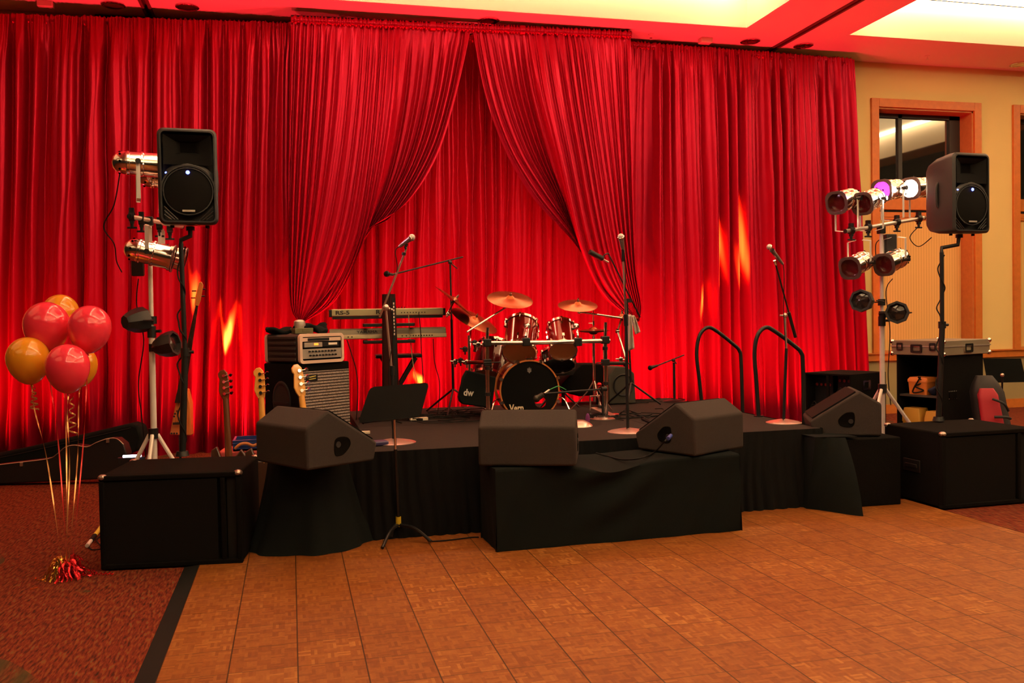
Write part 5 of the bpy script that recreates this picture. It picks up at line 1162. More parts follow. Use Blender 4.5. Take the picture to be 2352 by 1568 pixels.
# ================================================================== BALLOONS
def latex(name, col, col2):
    m = mat(name, col, .22, 0, .5, coat=.6); b = m.node_tree.nodes['Principled BSDF']
    b.inputs['Subsurface Weight'].default_value = .55; b.inputs['Subsurface Radius'].default_value = (.1, .04, .03); b.inputs['Subsurface Scale'].default_value = .6
    return m
LR = latex('red_latex', (.95, .045, .09), 0); LG = latex('gold_latex', (.88, .38, .02), 0)
RIBG = mat('gold_ribbon', (.80, .38, .14), .25, .6); RIBR = mat('red_ribbon', (.65, .03, .03), .3, .3)
wt = PZ(155, 1325, 0)
BW = Vector((wt.x, wt.y, .0))
def balloon(px, py, d, w, label, m_, rm, tx, curl=0, tilt=0):
    c = PD(px, py, d); s = 2040.4/d; R = w/2/s; r = thing('balloon', label, 'balloon', c, 0, group='bunch of latex balloons')
    prof = []
    for k in range(29):
        a = pi*k/28; rr = R*sin(a); z = R*cos(a)*1.05
        if z < 0: t = -z/(R*1.05); rr *= (1-.10*t*t); z *= 1.28
        prof.append((max(rr, .004), z))
    M = RY(tilt)
    mb = MB(); mb.lathe(prof[::-1], M, n=40); bd = build('envelope', mb, m_, r, smooth=180)
    k = M @ Vector((0, 0, -R*1.05*1.28))
    mb = MB(); mb.cyl(k+Vector((0, 0, .004)), k-Vector((0, 0, .012)), .005, .012, n=10); build('knot', mb, m_, r)
    # ribbon from knot to the weight
    e = BW+Vector((tx, 0, .09))-c; pts = [k]
    mid = k.lerp(e, .45)+Vector((.015, 0, 0)); P = smoothpts([k-Vector((0, 0, .01)), k.lerp(e, .15)+Vector((tx*.3, 0, 0)), mid, e], 24)
    mb = MB(); secs = []; hw = .0042
    for i, p in enumerate(P):
        t = i/len(P)*9; off = Vector((cos(t), sin(t), 0))*hw; secs.append([p-off, p+off, p+off+Vector((0, .001, 0)), p-off+Vector((0, .001, 0))])
    mb.loft(secs); build('ribbon', mb, rm, r)
    if curl:
        mb = MB(); secs = []
        for i in range(70):
            t = i/69; p = k+Vector((curl*.02+.02*cos(t*26)*(.5+t), .02*sin(t*26), -.02-.26*abs(curl)*t)); secs.append([p+Vector((0, 0, .005)), p-Vector((0, 0, .005)), p-Vector((.001, .001, .005)), p+Vector((.001, .001, .005))])
        mb.loft(secs); build('curled_ribbon', mb, rm, r)
balloon(139, 718, 6.45, 80, 'gold balloon at the top of the bunch, behind two red ones', LG, RIBG, 0)
balloon(181, 836, 6.42, 80, 'gold balloon mostly hidden at the lower right of the bunch', LG, RIBG, .01)
balloon(107, 745, 6.2, 99, 'red balloon at the upper left of the bunch', LR, RIBR, .0)
balloon(206, 750, 6.15, 93, 'red balloon at the upper right of the bunch, touching the curtain folds', LR, RIBR, .03, 0, 6)
balloon(64, 822, 6.05, 92, 'gold balloon at the far left of the bunch', LG, RIBG, -.03, .6, -6)
balloon(155, 840, 5.95, 95, 'red balloon lowest and frontmost in the bunch', LR, RIBG, -.01, 1, 0)
r = thing('balloon_weight', 'small balloon weight wrapped in gold and red foil on the red carpet', 'balloon weight', BW)
mb = MB(); mb.lathe([(.001, 0), (.045, .0), (.05, .03), (.035, .07), (.001, .09)], n=16); build('core', mb, mat('dark_red_foil', (.25, .01, .02), .3, .6), r)
def tinsel(name, m_, n, a0, a1, lmax, seed):
    rr_ = random.Random(seed); mb = MB()
    for i in range(n):
        a = rad(rr_.uniform(a0, a1)); L = rr_.uniform(.05, lmax); z0 = rr_.uniform(.03, .11); secs = []
        for k in range(12):
            t = k/11; rad_ = .02+L*t; z = max(.006, z0*(1+.5*sin(t*3))-z0*1.3*t*t)+.004*sin(t*22+i); wv_ = .006*sin(t*16+i)
            p = Vector((rad_*cos(a)-wv_*sin(a), rad_*sin(a)*.8+wv_*cos(a), z)); h_ = .0045*cos(t*14+i)
            o = Vector((-sin(a)*.005, cos(a)*.005, h_)); secs.append([p-o, p+o])
        n0 = len(mb.v); vs = [q for s_ in secs for q in s_]; mb.add(vs, [(2*k, 2*k+1, 2*k+3, 2*k+2) for k in range(11)])
    build(name, mb, m_, r, smooth=0)
tinsel('gold_tinsel', GOLD, 34, 120, 260, .14, 3); tinsel('red_tinsel', REDF, 40, -110, 70, .16, 5)
mb = MB(); secs = []
for k in range(40): t = k/39; p = Vector((.06+.22*t, -.05*t, .012+.006*sin(k*1.3))); o = Vector((0, .006*cos(k*1.3), .006*sin(k*1.3)+.001)); secs.append([p-o, p+o, p+o+Vector((0, 0, .001)), p-o+Vector((0, 0, .001))])
mb.loft(secs); build('red_streamer', mb, REDF, r, smooth=0)
for i, (x, y) in enumerate([(95, 1332), (78, 1352), (82, 1329)]):
    mb = MB(); mb.box((0, 0, .003), (.05, .008, .004)); o = build('foil_scrap', mb, GOLD, None); o.location = PZ(x, y, 0); o.rotation_euler.z = i*.9; tag(o, ['tiny gold foil scrap nearest the balloon weight on its left', 'tiny gold foil scrap lying nearest the camera, left of the balloon weight', 'tiny gold foil scrap farthest left of the balloon weight'][i], 'foil scrap', 'foil scraps by the balloon weight')

# ================================================================== CASES ON THE LEFT
LEATH = mat('black_case_leatherette', (.012, .011, .011), .5, 0, .4, bump=(200, .4)); TRIMC = mat('case_edge_metal', (.5, .45, .36), .3, .9)
dc = 8.9
outline = [(-60, 1128), (-60, 1090), (0, 1081), (50, 1075), (112, 1067), (132, 1056), (150, 1041), (172, 1036), (200, 1040), (222, 1030), (248, 1021), (268, 1021), (284, 1034), (291, 1055), (288, 1085), (276, 1112)]
r = thing('guitar_case', 'black hard guitar case standing on its edge on the carpet at far left', 'guitar case', PD(110, 1110, dc))
base_z = min(PD(x, y, dc).z for x, y in outline)
P = [PD(x, y, dc)-Vector((0, 0, base_z-.01)) for x, y in outline]
r.location.z = 0
mb = MB(); mb.loft([P, [p+Vector((.03, .15, 0)) for p in P]]); build('body', mb, LEATH, r, world=True, bevel=.012)
mb = MB(); mb.tube([p+Vector((0, .0, .0)) for p in P[2:13]], .006, sm=4); build('edge_trim', mb, TRIMC, r, world=True)
for k in (3, 10): mb = MB(); mb.box(P[k]+Vector((0, -.006, -.02)), (.03, .02, .04)); build('latch', mb, TRIMC, r, world=True, bevel=.003)
r = thing('long_soft_case', 'long black soft case leaning up to the right behind the guitar case', 'instrument case', PD(150, 1090, 9.5))
P = [PD(x, y, 9.5) for x, y in [(-70, 1100), (-70, 1052), (0, 1040), (50, 1030), (180, 1000), (300, 972), (318, 978), (326, 1005), (318, 1035), (285, 1046), (285, 1100)]]
r.location.z = 0
P[0].z = P[-1].z = .01
mb = MB(); mb.loft([P, [p+Vector((.05, .22, 0)) for p in P]]); build('body', mb, BCLOTH, r, world=True, bevel=.03, seg=3)
mb = MB(); mb.tube([p+Vector((0, -.004, -.05)) for p in P[2:6]], .004, sm=4); build('zip', mb, BMETAL, r, world=True)
GLINT = mat('glint_glow', (1, 1, 1), .4, emit=(.85, .75, 1), es=9)
r = thing('edge_glint', 'small glowing strip standing in for a bright glint behind the left subwoofer by the stand leg', 'glint', PD(303, 1047, 7.6))
mb = MB(); mb.cyl(PD(283, 1048, 7.6), PD(324, 1046, 7.6), .011); build('tube', mb, GLINT, r, world=True)  # glowing tube added to draw the glint on a metal case edge
mb = MB(); mb.box(PD(303, 1056, 7.62), (.22, .05, .05)); build('holder', mb, BMETAL, r, world=True)  # holder and post added to carry the glint tube
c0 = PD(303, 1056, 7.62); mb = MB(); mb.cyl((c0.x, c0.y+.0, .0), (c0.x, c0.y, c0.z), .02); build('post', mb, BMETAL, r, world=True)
r = thing('cable_plug', 'yellow and black taped cable with a white plug lying left of the left subwoofer', 'cable', PZ(210, 1240, 0))
a, b_ = PZ(200, 1253, .02), PZ(236, 1205, .02)
mb = MB(); mb.cyl(a.lerp(b_, .45), b_, .016); build('yellow_band', mb, mat('yellow_plastic', (.65, .5, .05), .5), r, world=True)
mb = MB(); mb.cyl(a.lerp(b_, .22), a.lerp(b_, .46), .017); build('black_sleeve', mb, RUBBER, r, world=True)
mb = MB(); mb.cyl(a, a.lerp(b_, .23), .014); build('white_plug', mb, mat('white_plastic', (.8, .8, .75), .4), r, world=True)
cable('cable', 'black cable coil lying at the left side of the left subwoofer', [PZ(204, 1254, .01), PZ(212, 1262, .01), PZ(235, 1258, .01), PZ(222, 1240, .01), PZ(240, 1225, .01)], .005)

# ================================================================== GUITARS
MAPLE = mat('amber_maple', (.80, .38, .07), .28, 0, .5, coat=.4); DKW = mat('dark_walnut', (.05, .02, .012), .3, 0, .5, coat=.3)
ROSE = mat('dark_fingerboard', (.03, .015, .01), .4)
def guitar(name, label, base, top, face, wood, body_m, heads='L', stand=True, group=None):
    """base: floor point, top: headstock tip, face: direction the strings face"""
    base, top = Vector(base), Vector(top); z = (top-base).normalized(); L = (top-base).length; face = Vector(face); x = face.cross(z).normalized(); y = z.cross(x)
    M = Matrix((x, y, z)).transposed().to_4x4()
    r = thing(name, label, 'guitar', base, 0, group)
    s = L/1.16
    bo = [(-.0, .035), (.09, .04), (.155, .09), (.165, .16), (.125, .23), (.12, .28), (.15, .36), (.15, .43), (.11, .49), (.075, .45), (.04, .42), (-.04, .42), (-.06, .44), (-.09, .53), (-.14, .50), (-.15, .40), (-.12, .29), (-.13, .23), (-.165, .16), (-.155, .09), (-.09, .04)]
    mb = MB(); mb.prism([(a*s, b*s) for a, b in bo], .042*s, M @ T(0, -.02, 0)); bd = build('body', mb, body_m, r, bevel=.01)
    mb = MB(); mb.box((0, .026*s, .2*s), (.09*s, .012*s, .03*s), M); build('bridge', mb, CHROME, bd)
    mb = MB()
    secs = []
    for t in range(9):
        q = t/8; zz = (.40+.52*q)*s; w_ = (.031-.009*q)*s; secs.append([(w_*cos(a), -.022*s*sin(a)*.9 if sin(a) > 0 else .0, zz) for a in [2*pi*k/16 for k in range(16)]])
    mb.loft(secs, M=M); build('neck', mb, wood, r)
    mb = MB(); mb.box((0, .004, .64*s), (.05*s, .008, .56*s), M); build('fingerboard', mb, ROSE, r)
    sg = 1 if heads == 'R' else -1
    ho = [(-.022, .91), (.022, .91), (.030, .925), (.036, .97), (.034, 1.08), (.026, 1.13), (.0, 1.16), (-.030, 1.155), (-.052, 1.13), (-.050, 1.10), (-.038, 1.085), (-.045, 1.04), (-.052, .985), (-.04, .945)]
    mb = MB(); mb.prism([(a*sg*s, b*s) for a, b in ho], .016*s, M @ T(0, -.012, 0)); hd_ = build('headstock', mb, wood, r, bevel=.005)
    for k in range(4):
        zz = (.955+.05*k)*s; mb = MB(); mb.cyl(M @ Vector((.0*sg*s, -.014, zz)), M @ Vector((.0, -.030, zz)), .013*s, n=12); mb.cyl(M @ Vector((0, -.022, zz)), M @ Vector((.058*sg*s, -.022, zz+.006)), .004); mb.cyl(M @ Vector((.058*sg*s, -.030, zz)), M @ Vector((.058*sg*s, -.014, zz+.008)), .013*s, n=10); build('tuning_peg', mb, CHROME, r)
    mb = MB()
    for k in range(4): mb.cyl(M @ Vector(((k-1.5)*.013*s, .012, .2*s)), M @ Vector(((k-1.5)*.008*s, .010, .93*s)), .0012, n=5)
    build('strings', mb, SATM, r)
    return r
def gstand(label, base, col=BMETAL):
    base = Vector(base); r = thing('guitar_stand', label, 'guitar stand', base, group='low guitar stands left of the stage')
    for s in (-1, 1): mb = MB(); mb.tube([(0, .12, .34), (s*.10, .04, .12), (s*.16, -.10, .016)], .009, sm=4); build('leg', mb, col, r)
    mb = MB(); mb.tube([(0, .12, .34), (0, .22, .16), (0, .30, .014)], .009, sm=4); build('leg', mb, col, r)
    mb = MB(); mb.tube([(-.12, -.08, .06), (-.10, -.02, .025), (.10, -.02, .025), (.12, -.08, .06)], .009, sm=3); build('cradle', mb, col, r)
    mb = MB(); mb.tube([(-.06, .02, .47), (-.05, .09, .45), (.05, .09, .45), (.06, .02, .47)], .009, sm=3); mb.cyl((0, .12, .33), (0, .09, .45), .009); build('upper_yoke', mb, col, r); return r
view = Vector((.0, 1, 0))
def ggr(px, d, topx, topy, *a, **k):
    t_ = PD(topx, topy, d); b_ = PD(px, 1100, d); base = Vector((b_.x, b_.y-.05, .05)); t_.y += .10; return base, t_
b_, t_ = ggr(531, 7.35, 513, 850)
guitar('bass_guitar', 'dark bass guitar with a brown headstock, left of the bass cabinet against the curtain', b_, t_, (.25, 1, .1), mat('brown_headstock', (.15, .045, .014), .25, 0, .5, coat=.5), DKW, 'R', group='guitars on stands left of the stage')
gstand('black guitar stand under the dark bass guitar', b_-Vector((0, 0, .05))+Vector((0, .02, 0)))
b_, t_ = ggr(611, 7.15, 596, 845)
guitar('bass_guitar', 'bass guitar with amber maple neck, left of the two in front of the bass cabinet', b_, t_, (.1, 1, .1), MAPLE, DKW, 'R', group='guitars on stands left of the stage')
gstand('black guitar stand under the left maple-neck bass', b_-Vector((0, 0, .05))+Vector((0, .02, 0)))
b_, t_ = ggr(728, 6.95, 683, 837)
guitar('bass_guitar', 'bass guitar with amber maple neck leaning before the silver grille cloth', b_, t_, (-.35, 1, .1), MAPLE, DKW, 'R', group='guitars on stands left of the stage')
gstand('black guitar stand under the maple-neck bass before the grille cloth', b_-Vector((0, 0, .05))+Vector((0, .02, 0)))
# electric upright bass
dU = 7.95
r = thing('electric_upright_bass', 'tall electric upright bass with small orange tapered body behind the left speaker pole', 'bass', PD(412, 1060, dU))
r.location.z = 0
P = [PD(x, y, dU) for x, y in [(389, 998), (400, 940), (409, 893), (428, 893), (436, 925), (438, 1000)]]
ORW = mat('orange_varnish', (.75, .22, .05), .3, 0, .5, coat=.4)
mb = MB(); mb.loft([P, [p+Vector((.02, .09, 0)) for p in P]]); bd = build('body', mb, ORW, r, world=True, bevel=.01)
mb = MB(); mb.loft([[PD(x, y, dU-.03) for x, y in [(401, 925), (421, 925), (455, 702), (449, 701)]], [PD(x, y, dU) for x, y in [(401, 925), (421, 925), (455, 702), (449, 701)]]]); build('fingerboard', mb, ROSE, r, world=True)
mb = MB()
for k in range(4): mb.cyl(PD(403+k*4, 970, dU-.04), PD(450+k*1.6, 702, dU-.045), .0016, n=5)
build('strings', mb, CHROME, r, world=True)
mb = MB(); mb.loft([[PD(x, y, dU-.02) for x, y in [(447, 702), (456, 703), (461, 690), (467, 655), (463, 647), (457, 648), (449, 680)]], [PD(x, y, dU+.03) for x, y in [(447, 702), (456, 703), (461, 690), (467, 655), (463, 647), (457, 648), (449, 680)]]]); build('headstock', mb, ORW, r, world=True, bevel=.003)
for k, (x, y) in enumerate([(446, 668), (444, 684), (466, 664), (465, 680)]): mb = MB(); q = PD(x, y, dU); mb.cyl(q-Vector((.02, 0, 0)), q+Vector((.02, 0, 0)), .006); build('tuning_peg', mb, BMETAL, r, world=True)
mb = MB(); mb.box(PD(408, 972, dU-.03), (.08, .03, .02)); build('bridge', mb, ROSE, r, world=True)
mb = MB()
for x, y in [(407, 944), (402, 950), (400, 956), (394, 995), (400, 995), (406, 995)]: mb.sphere(PD(x, y, dU-.002), .009, 6, (1, .4, 1))
build('control_dots', mb, ROSE, r, world=True)
e_ = PD(413, 1000, dU); mb = MB(); mb.cyl(e_, (e_.x, e_.y, .01), .010); build('end_pin', mb, BMETAL, r, world=True)
for a in (20, 140, 260): mb = MB(); mb.cyl((e_.x, e_.y, .3), (e_.x+.25*cos(rad(a)), e_.y+.25*sin(rad(a)), .012), .008); build('leg', mb, BMETAL, r, world=True)
# crates
dq = 8.1
r = thing('storage_box', 'red flat box under the blue crate, between the left subwoofer and the stage', 'box', PD(560, 1060, dq)); r.location.z = 0
p0, p1 = PD(500, 1046, dq), PD(640, 1046, dq); zt1 = PD(560, 1037, dq).z
mb = MB(); mb.loft([[(x, y, z) for x, y, z in ((p0.x, p0.y, .01), (p1.x, p1.y, .01), (p1.x, p1.y, zt1), (p0.x, p0.y, zt1))], [(x+.05, y+.4, z) for x, y, z in ((p0.x, p0.y, .01), (p1.x, p1.y, .01), (p1.x, p1.y, zt1), (p0.x, p0.y, zt1))]]); build('box', mb, mat('faded_red_plastic', (.55, .10, .09), .5), r, world=True, bevel=.01)
r = thing('blue_crate', 'ribbed blue plastic crate on top of the red box left of the stage', 'crate', (p0.x+.12, p0.y, zt1))
a = PD(535, 1037, dq); zt2 = PD(560, 1012, dq).z; BLU = mat('blue_plastic', (.03, .08, .32), .4)
def quad(x0, x1, y0, y1, z0, z1): mb.box(((x0+x1)/2, (y0+y1)/2, (z0+z1)/2), (x1-x0, y1-y0, z1-z0))
mb = MB(); quad(a.x, a.x+.42, a.y+.03, a.y+.05, zt1+.003, zt2); quad(a.x, a.x+.42, a.y+.33, a.y+.35, zt1+.003, zt2); quad(a.x, a.x+.02, a.y+.05, a.y+.33, zt1+.003, zt2); quad(a.x+.40, a.x+.42, a.y+.05, a.y+.33, zt1+.003, zt2); quad(a.x, a.x+.42, a.y+.03, a.y+.35, zt1+.003, zt1+.015)
for k in range(4): quad(a.x-.004, a.x+.424, a.y+.022, a.y+.034, zt1+.018+k*.024, zt1+.028+k*.024)
build('crate', mb, BLU, r, world=True)
mb = MB(); mb.tube([PD(540, 1030, dq-.05), PD(552, 1020, dq-.05), PD(566, 1018, dq-.02), PD(580, 1023, dq), PD(590, 1020, dq+.02)], .014, sm=5); mb.v = [Vector(v) for v in mb.v]; o = build('leather_strap', mb, mat('tan_leather', (.55, .20, .05), .6), None); tag(o, 'tan leather guitar strap draped over the blue crate', 'strap')

# ================================================================== RIGHT SIDE GEAR
def corner_thing(name, label, cat, cx, lx, rx, dC, dL, dR_, yref=900):
    Cc, Lc, Rc = PD(cx, yref, dC), PD(lx, yref, dL), PD(rx, yref, dR_); d = Rc-Cc; a = math.atan2(d.y, d.x)
    r = thing(name, label, cat, (Cc.x, Cc.y, 0), math.degrees(a)); l = Lc-Cc
    return r, Vector((d.x, d.y)).length, Vector((l.x, l.y)).length
# cable rack
r, wx, wy = corner_thing('equipment_rack', 'low black equipment rack stuffed with cables, left of the right lighting stand', 'rack', 1955, 1838, 2035, 9.0, 9.4, 9.35)
hh = PD(1955, 860, 9.0).z
mb = MB(); t = .02
mb.box((wx/2, t/2, hh/2), (wx, t, hh-.02)); mb.box((wx/2, wy-t/2, hh/2), (wx, t, hh-.02)); mb.box((wx-t/2, wy/2, hh/2), (t, wy-2*t, hh-.02)); mb.box((wx/2, wy/2, hh-t/2), (wx, wy, t)); mb.box((wx/2, wy/2, t/2+.01), (wx, wy, t))
mb.box((t/2, wy/2, hh/2), (t, .03, hh-.04)); build('cabinet', mb, BCARP, r, bevel=.004)
rr_ = random.Random(9)
for side in (0, 1):
    y0 = t+.02+side*wy/2; y1 = y0+wy/2-.06
    mb = MB(); mb.box((.16, (y0+y1)/2, hh*.5), (.02, y1-y0, hh-.06)); build('patch_panel', mb, BMETAL, r)
    for k in range(4):
        mb = MB(); mb.lathe([(.001, 0), (.014, 0), (.016, .01)], Matrix.Translation((.148, y0+.03+(y1-y0-.06)*k/3, hh-.08-side*.05)) @ RY(-90), n=12); build('socket', mb, mat('red_socket', (.35, .03, .02), .4) if 'red_socket' not in bpy.data.materials else bpy.data.materials['red_socket'], r)
    for k in range(7):
        pts = []; yc = rr_.uniform(y0+.04, y1-.04); zc_ = rr_.uniform(hh*.45, hh*.78); ra = rr_.uniform(.04, .09)
        for q in range(9): a = 2*pi*q/8+k; pts.append((.035+.02*sin(a*2+k), min(y1, max(y0, yc+ra*.8*cos(a))), zc_+ra*1.3*sin(a)))
        mb = MB(); mb.tube(pts, .0045, n=6, sm=4); build('coiled_cable', mb, [RUBBER, mat('grey_brown_cable', (.38, .24, .15), .5) if 'grey_brown_cable' not in bpy.data.materials else bpy.data.materials['grey_brown_cable']][k % 2], r)
mb = MB(); o_ = rrect(.13, .10, .015); i_ = rrect(.085, .06, .01); c_ = Vector((wx*.42, -.002, hh-.12))
mb.loft([[(c_.x+x, c_.y, c_.z+z) for x, z in i_], [(c_.x+x, c_.y, c_.z+z) for x, z in o_], [(c_.x+x, c_.y-.01, c_.z+z) for x, z in o_], [(c_.x+x, c_.y-.01, c_.z+z) for x, z in i_]], cap=False); build('handle_plate', mb, CHROME, r)
# work box desk
r, wx, wy = corner_thing('tool_cabinet', 'tall open black tool cabinet with a mid shelf, behind the right subwoofer', 'cabinet', 2166, 2058, 2258, 9.0, 9.45, 9.35)
deskR = r
hh = PD(2166, 816, 9.0).z-.005; t = .02
for nm, c_, s_ in [('side_panel', (wx/2, t/2, hh/2), (wx, t, hh)), ('side_panel', (wx/2, wy-t/2, hh/2), (wx, t, hh)), ('back_panel', (wx-t/2, wy/2, hh/2), (t, wy-2*t, hh-.02)), ('top_panel', (wx/2, wy/2, hh-t/2), (wx-.02, wy-2*t, t)), ('shelf', (wx/2, wy/2, .70), (wx-.04, wy-2*t, t)), ('shelf', (wx/2, wy/2, .03), (wx-.04, wy-2*t, t))]:
    mb = MB(); mb.box(c_, s_); build(nm, mb, BCARP if nm != 'shelf' else mat('grey_shelf', (.06, .05, .045), .6) if 'grey_shelf' not in bpy.data.materials and nm == 'shelf' else (bpy.data.materials['grey_shelf'] if nm == 'shelf' else BCARP), r)
mb = MB(); mb.box((.16, -.004, .72), (.12, .01, .07)); build('recessed_handle', mb, DARK, r, bevel=.004)
mb = MB()
for i in range(5):
    for j in (0, 1): mb.sphere((.10+i*.03, -.002, .685+j*.075), .004, 6)
build('rivets', mb, SILVER, r)
mb = MB(); mb.loft([[(wx-.001, .0, .001), (wx+.09, .0, .001), (wx+.0, .0, .25)], [(wx-.001, wy, .001), (wx+.09, wy, .001), (wx, wy, .25)]]); build('base_flare', mb, BCARP, r)
RD = Matrix.Translation(r.location) @ r.rotation_euler.to_matrix().to_4x4()
def indesk(x, y, z): return RD @ Vector((x, y, z))
YEL = mat('yellow_toolbox', (.62, .33, .05), .5); YEL2 = mat('orange_toolbox', (.70, .22, .04), .5)
def toolbox(label, x, y, z, sx, sy, sz, m_, grp):
    r = thing('toolbox', label, 'toolbox', indesk(x, y, z), math.degrees(deskR.rotation_euler.z), group=grp)
    mb = MB(); mb.loft([[(a*.92, b*.92, .0) for a, b in rrect(sx, sy, .015)], [(a, b, sz*.72) for a, b in rrect(sx, sy, .015)]]); build('tub', mb, m_, r)
    mb = MB(); mb.loft([[(a*1.06, b*1.06, sz*.72) for a, b in rrect(sx, sy, .015)], [(a*1.06, b*1.06, sz*.86) for a, b in rrect(sx, sy, .015)], [(a*.9, b*.9, sz) for a, b in rrect(sx, sy, .015)]]); build('lid', mb, m_, r); return r
toolbox('orange toolbox with black cables on it, on the mid shelf of the tool cabinet', .14, wy*.60, .712, .20, .22, .18, YEL2, 'toolboxes in the cabinet')
toolbox('yellow toolbox, the left one on the lowest shelf of the tool cabinet', .12, wy*.74, .045, .17, .20, .52, YEL, 'toolboxes in the cabinet')
toolbox('yellow toolbox, the right one on the lowest shelf of the tool cabinet', .12, wy*.28, .045, .17, .17, .50, YEL, 'toolboxes in the cabinet')
P = [indesk(.02, wy*.55, .90), indesk(.05, wy*.5, .84), indesk(.02, wy*.62, .80), indesk(.03, wy*.45, .76), indesk(.01, wy*.66, .74), indesk(.02, wy*.5, .90)]
cable('cable', 'black cable heaped over the orange toolbox on the mid shelf', P, .008)
mb = MB(); mb.grid(16, 12, lambda u, v: indesk(.04+.2*u, wy*.10+.14*v, .80+.06*sin(u*6)*sin(v*5+1)-.06*abs(v-.5))); o = build('dark_bundle', mb, mat('blue_black_cloth', (.012, .02, .06), .8), None, solid=.03); tag(o, 'dark blue bundle on the mid shelf right of the orange toolbox', 'bundle')
# grey flight case on top
r = thing('flight_case', 'flat grey flight case with chrome handle, lying on top of the tool cabinet', 'flight case', indesk(-.03, -.03, hh), math.degrees(deskR.rotation_euler.z)+0)
FC = mat('grey_laminate', (.20, .16, .11), .55, var=(6, .1)); ch = PD(2166, 782, 9.0).z-hh; fx, fy = wx+.12, wy+.08
mb = MB(); mb.box((fx/2, fy/2, ch*.3), (fx-.01, fy-.01, ch*.58)); build('base', mb, FC, r, bevel=.006)
mb = MB(); mb.box((fx/2, fy/2, ch*.80), (fx-.01, fy-.01, ch*.38)); build('lid', mb, FC, r, bevel=.006)
mb = MB(); mb.box((fx/2, fy/2, ch*.6), (fx+.004, fy+.004, .012)); build('closing_rail', mb, SILVER, r)
for (x, y) in ((0, 0), (fx, 0), (0, fy), (fx, fy)):
    for z in (.015, ch-.015): mb = MB(); mb.sphere((x+(.012 if x == 0 else -.012), y+(.012 if y == 0 else -.012), z), .026, 8); build('ball_corner', mb, CHROME, r)
def plate(c_, axis, w_, h_, nm, m_):
    mb = MB(); o_ = rrect(w_, h_, .012); i_ = rrect(w_*.66, h_*.55, .008)
    f_ = (lambda x, z, o: (c_[0]+x, c_[1]-o, c_[2]+z)) if axis == 'y' else (lambda x, z, o: (c_[0]-o, c_[1]+x, c_[2]+z))
    mb.loft([[f_(x, z, 0) for x, z in i_], [f_(x, z, 0) for x, z in o_], [f_(x, z, .008) for x, z in o_], [f_(x, z, .008) for x, z in i_]], cap=False); build(nm, mb, m_, r)
plate((fx*.52, .0, ch*.46), 'y', .14, .09, 'handle', CHROME); plate((.0, fy*.5, ch*.46), 'x', .13, .085, 'handle', BMETAL)
for y in (fy*.2, fy*.82): plate((.0, y, ch*.58), 'x', .07, .08, 'latch', BMETAL)
# backpack
db = 8.95
c_ = PD(2294, 968, db); r = thing('backpack', 'red and black backpack leaning beside the tool cabinet', 'backpack', (c_.x, c_.y, 0), -20)
b0 = PD(2266, 1010, db).z; tpz = PD(2262, 864, db).z
mb = MB(); secs = []
for i in range(12):
    t = i/11; z = .02+(tpz-.02)*t; w_ = .17*(1-.12*t)*(sin(pi*min(1, .5+t*.0+ (t if t < .8 else .8)*.0)))*(1 if t < .85 else 1-(t-.85)*3.2); dd_ = .12*(1-.25*t)*(1 if t < .85 else 1-(t-.85)*4)
    secs.append([(x*w_/.17-.10*t, y*dd_/.12+.10*t, z) for x, y in rrect(.34, .24, .08)])
mb.loft(secs); build('main_compartment', mb, mat('black_nylon', (.02, .015, .015), .7), r, smooth=60)
mb = MB(); secs = []
for i in range(9):
    t = i/8; z = .30+(tpz-.42)*t; w_ = (1-.15*t)*(1 if 0 < i < 8 else .7); f_ = 1 if 0 < i < 8 else .5
    secs.append([(x*w_-.04-.10*(z/tpz), -.13+y*f_+.10*(z/tpz)+.02*(z/tpz), z) for x, y in rrect(.22, .07, .03)])
mb.loft(secs); build('front_pocket', mb, mat('red_nylon', (.42, .015, .03), .6), r, smooth=60)
mb = MB(); mb.tube([(-.10, -.10, tpz-.22), (-.02, -.16, tpz-.26), (.05, -.10, tpz-.34)], .012, sm=4); mb.tube([(-.10, -.14, .52), (.0, -.16, .52), (.06, -.12, .5)], .014, sm=4); build('straps', mb, mat('strap_black', (.015, .015, .015), .7), r)

# ================================================================== CABLES ON THE STAGE
rr_ = random.Random(21); k_ = 0
def heap(cx, cy, rx, ry, n, label, grp):
    mb = MB()
    for i in range(n):
        x0 = cx+rr_.uniform(-rx, rx); y0 = cy+rr_.uniform(-ry, ry); pts = []; a = rr_.uniform(0, 6.28); ra = rr_.uniform(.06, .2)
        m_ = rr_.randint(5, 9)
        for q in range(m_):
            a += rr_.uniform(.5, 1.5); pts.append((min(SX1-.05, max(SX0+.05, x0+ra*1.5*cos(a)+.04*q)), min(SYB-.05, max(SYF+.08, y0+ra*.8*sin(a))), SZ+.008+rr_.choice((0, .008, .016, .05 if i % 4 == 0 else .02))))
        mb.tube(pts, .0045, n=6, sm=5)
    o = build('tangled_cables', mb, RUBBER, None); tag(o, label, 'cables'); o['kind'] = 'stuff'
heap(1.05, 8.3, .45, .35, 14, 'black cables tangled on the stage floor in front of the keyboards', 'tangled cables by the keyboards')
heap(1.5, 8.6, .2, .25, 9, 'black cables tangled on the stage floor left of the drums', 'tangled cables by the drums')
heap(2.9, 7.7, .25, .2, 7, 'thin cables around the pedals right of the bass drum', 'cables by the pedals')
heap(3.7, 9.0, .25, .2, 4, 'black cable loops on the stage floor by the short boom stand', 'cable loops at the stage back')
p0 = PZ(1533, 1008, MH+.1)
cable('monitor_cable', 'cable plugged into the right-of-centre wedge monitor, looping over the draped box', [PD(1540, 1000, 6.28), PD(1525, 1015, 6.2), PZ(1503, 1038, MH+.012), PZ(1470, 1052, MH+.006), PZ(1430, 1055, MH-.02), PZ(1395, 1047, MH-.02), PZ(1368, 1040, MH+.01)], .006)
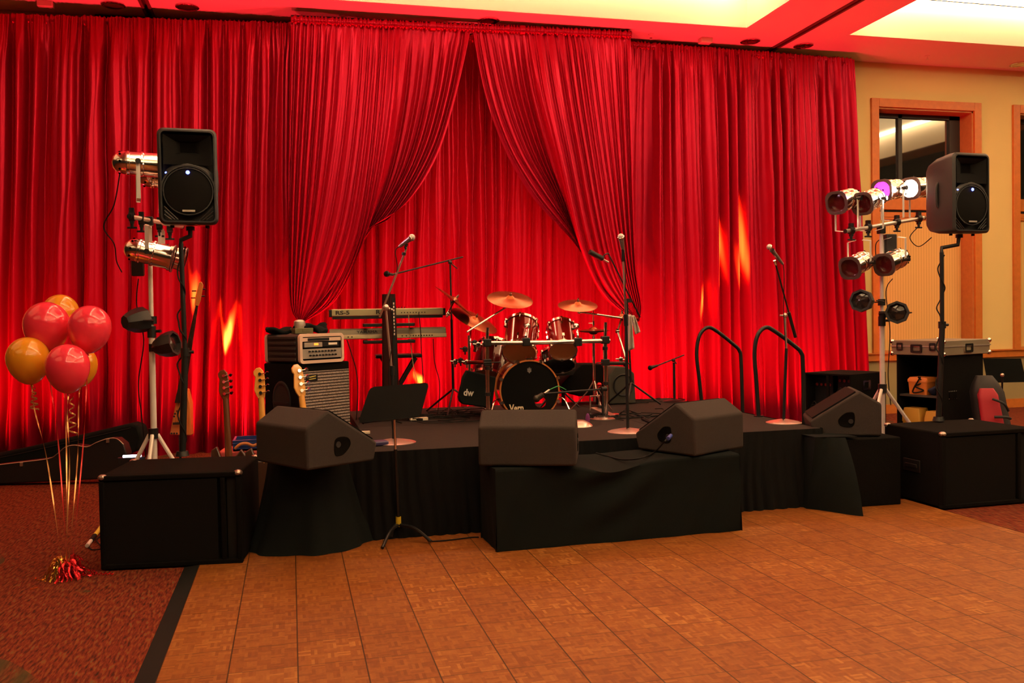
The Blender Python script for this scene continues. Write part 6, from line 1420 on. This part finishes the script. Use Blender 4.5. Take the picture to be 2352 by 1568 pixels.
mb = MB(); mb.cyl(PD(1541, 1000, 6.26), PD(1534, 1007, 6.2), .014); o = build('cable_connector', mb, mat('blue_connector', (.04, .06, .30), .4), None); tag(o, 'blue connector in the side socket of the right-of-centre wedge monitor', 'connector')
cable('floor_cable', 'thin cable lying on the dance floor along the foot of the stage skirt', [PZ(990, 1243, .018), PZ(1030, 1240, .018), PZ(1080, 1234, .018), PZ(1100, 1233, .018)], .005)
cable('floor_cable', 'thin olive cable between the draped stand and the music stand', [PZ(832, 1200, .018), PZ(850, 1215, .018), PZ(870, 1228, .018), PZ(888, 1237, .018)], .004, mat('olive_cable', (.12, .11, .03), .5))
cable('stage_cable', 'thick dark cable crossing the stage floor behind the straight microphone stand', [PZ(1452, 945, SZ+.01), PZ(1480, 960, SZ+.01), PZ(1500, 972, SZ+.01), PZ(1475, 962, SZ+.01)], .010, RUBBER)
# small things on the stage
def small(name, label, cat, px, py, dims, m_, rz=0, z=SZ, bev=.003):
    mb = MB(); mb.box((0, 0, dims[2]/2), dims); o = build(name, mb, m_, None, bevel=bev); o.location = PZ(px, py, z); o.location.z = z+.001; o.rotation_euler.z = rad(rz); tag(o, label, cat); return o
PALE = mat('pale_plastic', (.75, .65, .52), .5)
small('power_strip', 'short pale bar lying on the stage near the left wedge monitor', 'power strip', 836, 996, (.10, .03, .022), PALE)
small('power_strip', 'pale power strip among the cables behind the music stand', 'power strip', 962, 966, (.17, .045, .03), PALE, 8)
small('foot_pedal', 'small red and silver pedal beside the drum pedal', 'pedal', 1405, 957, (.13, .07, .03), mat('red_pedal', (.6, .03, .03), .3), -10)
small('effects_pedal', 'blue and red pedal at the left stage edge beside the round stand base', 'pedal', 864, 1023, (.17, .11, .035), mat('blue_pedal', (.05, .04, .13), .4), 10, SZ, .01)
mb = MB(); mb.sphere((0, 0, 0), .035, 10, (.6, .6, 1.5)); o = build('purple_bag', mb, mat('purple_cloth', (.12, .01, .12), .7), None); o.location = PZ(1350, 962, SZ+.05); tag(o, 'small purple pouch standing by the bass drum pedals', 'pouch')
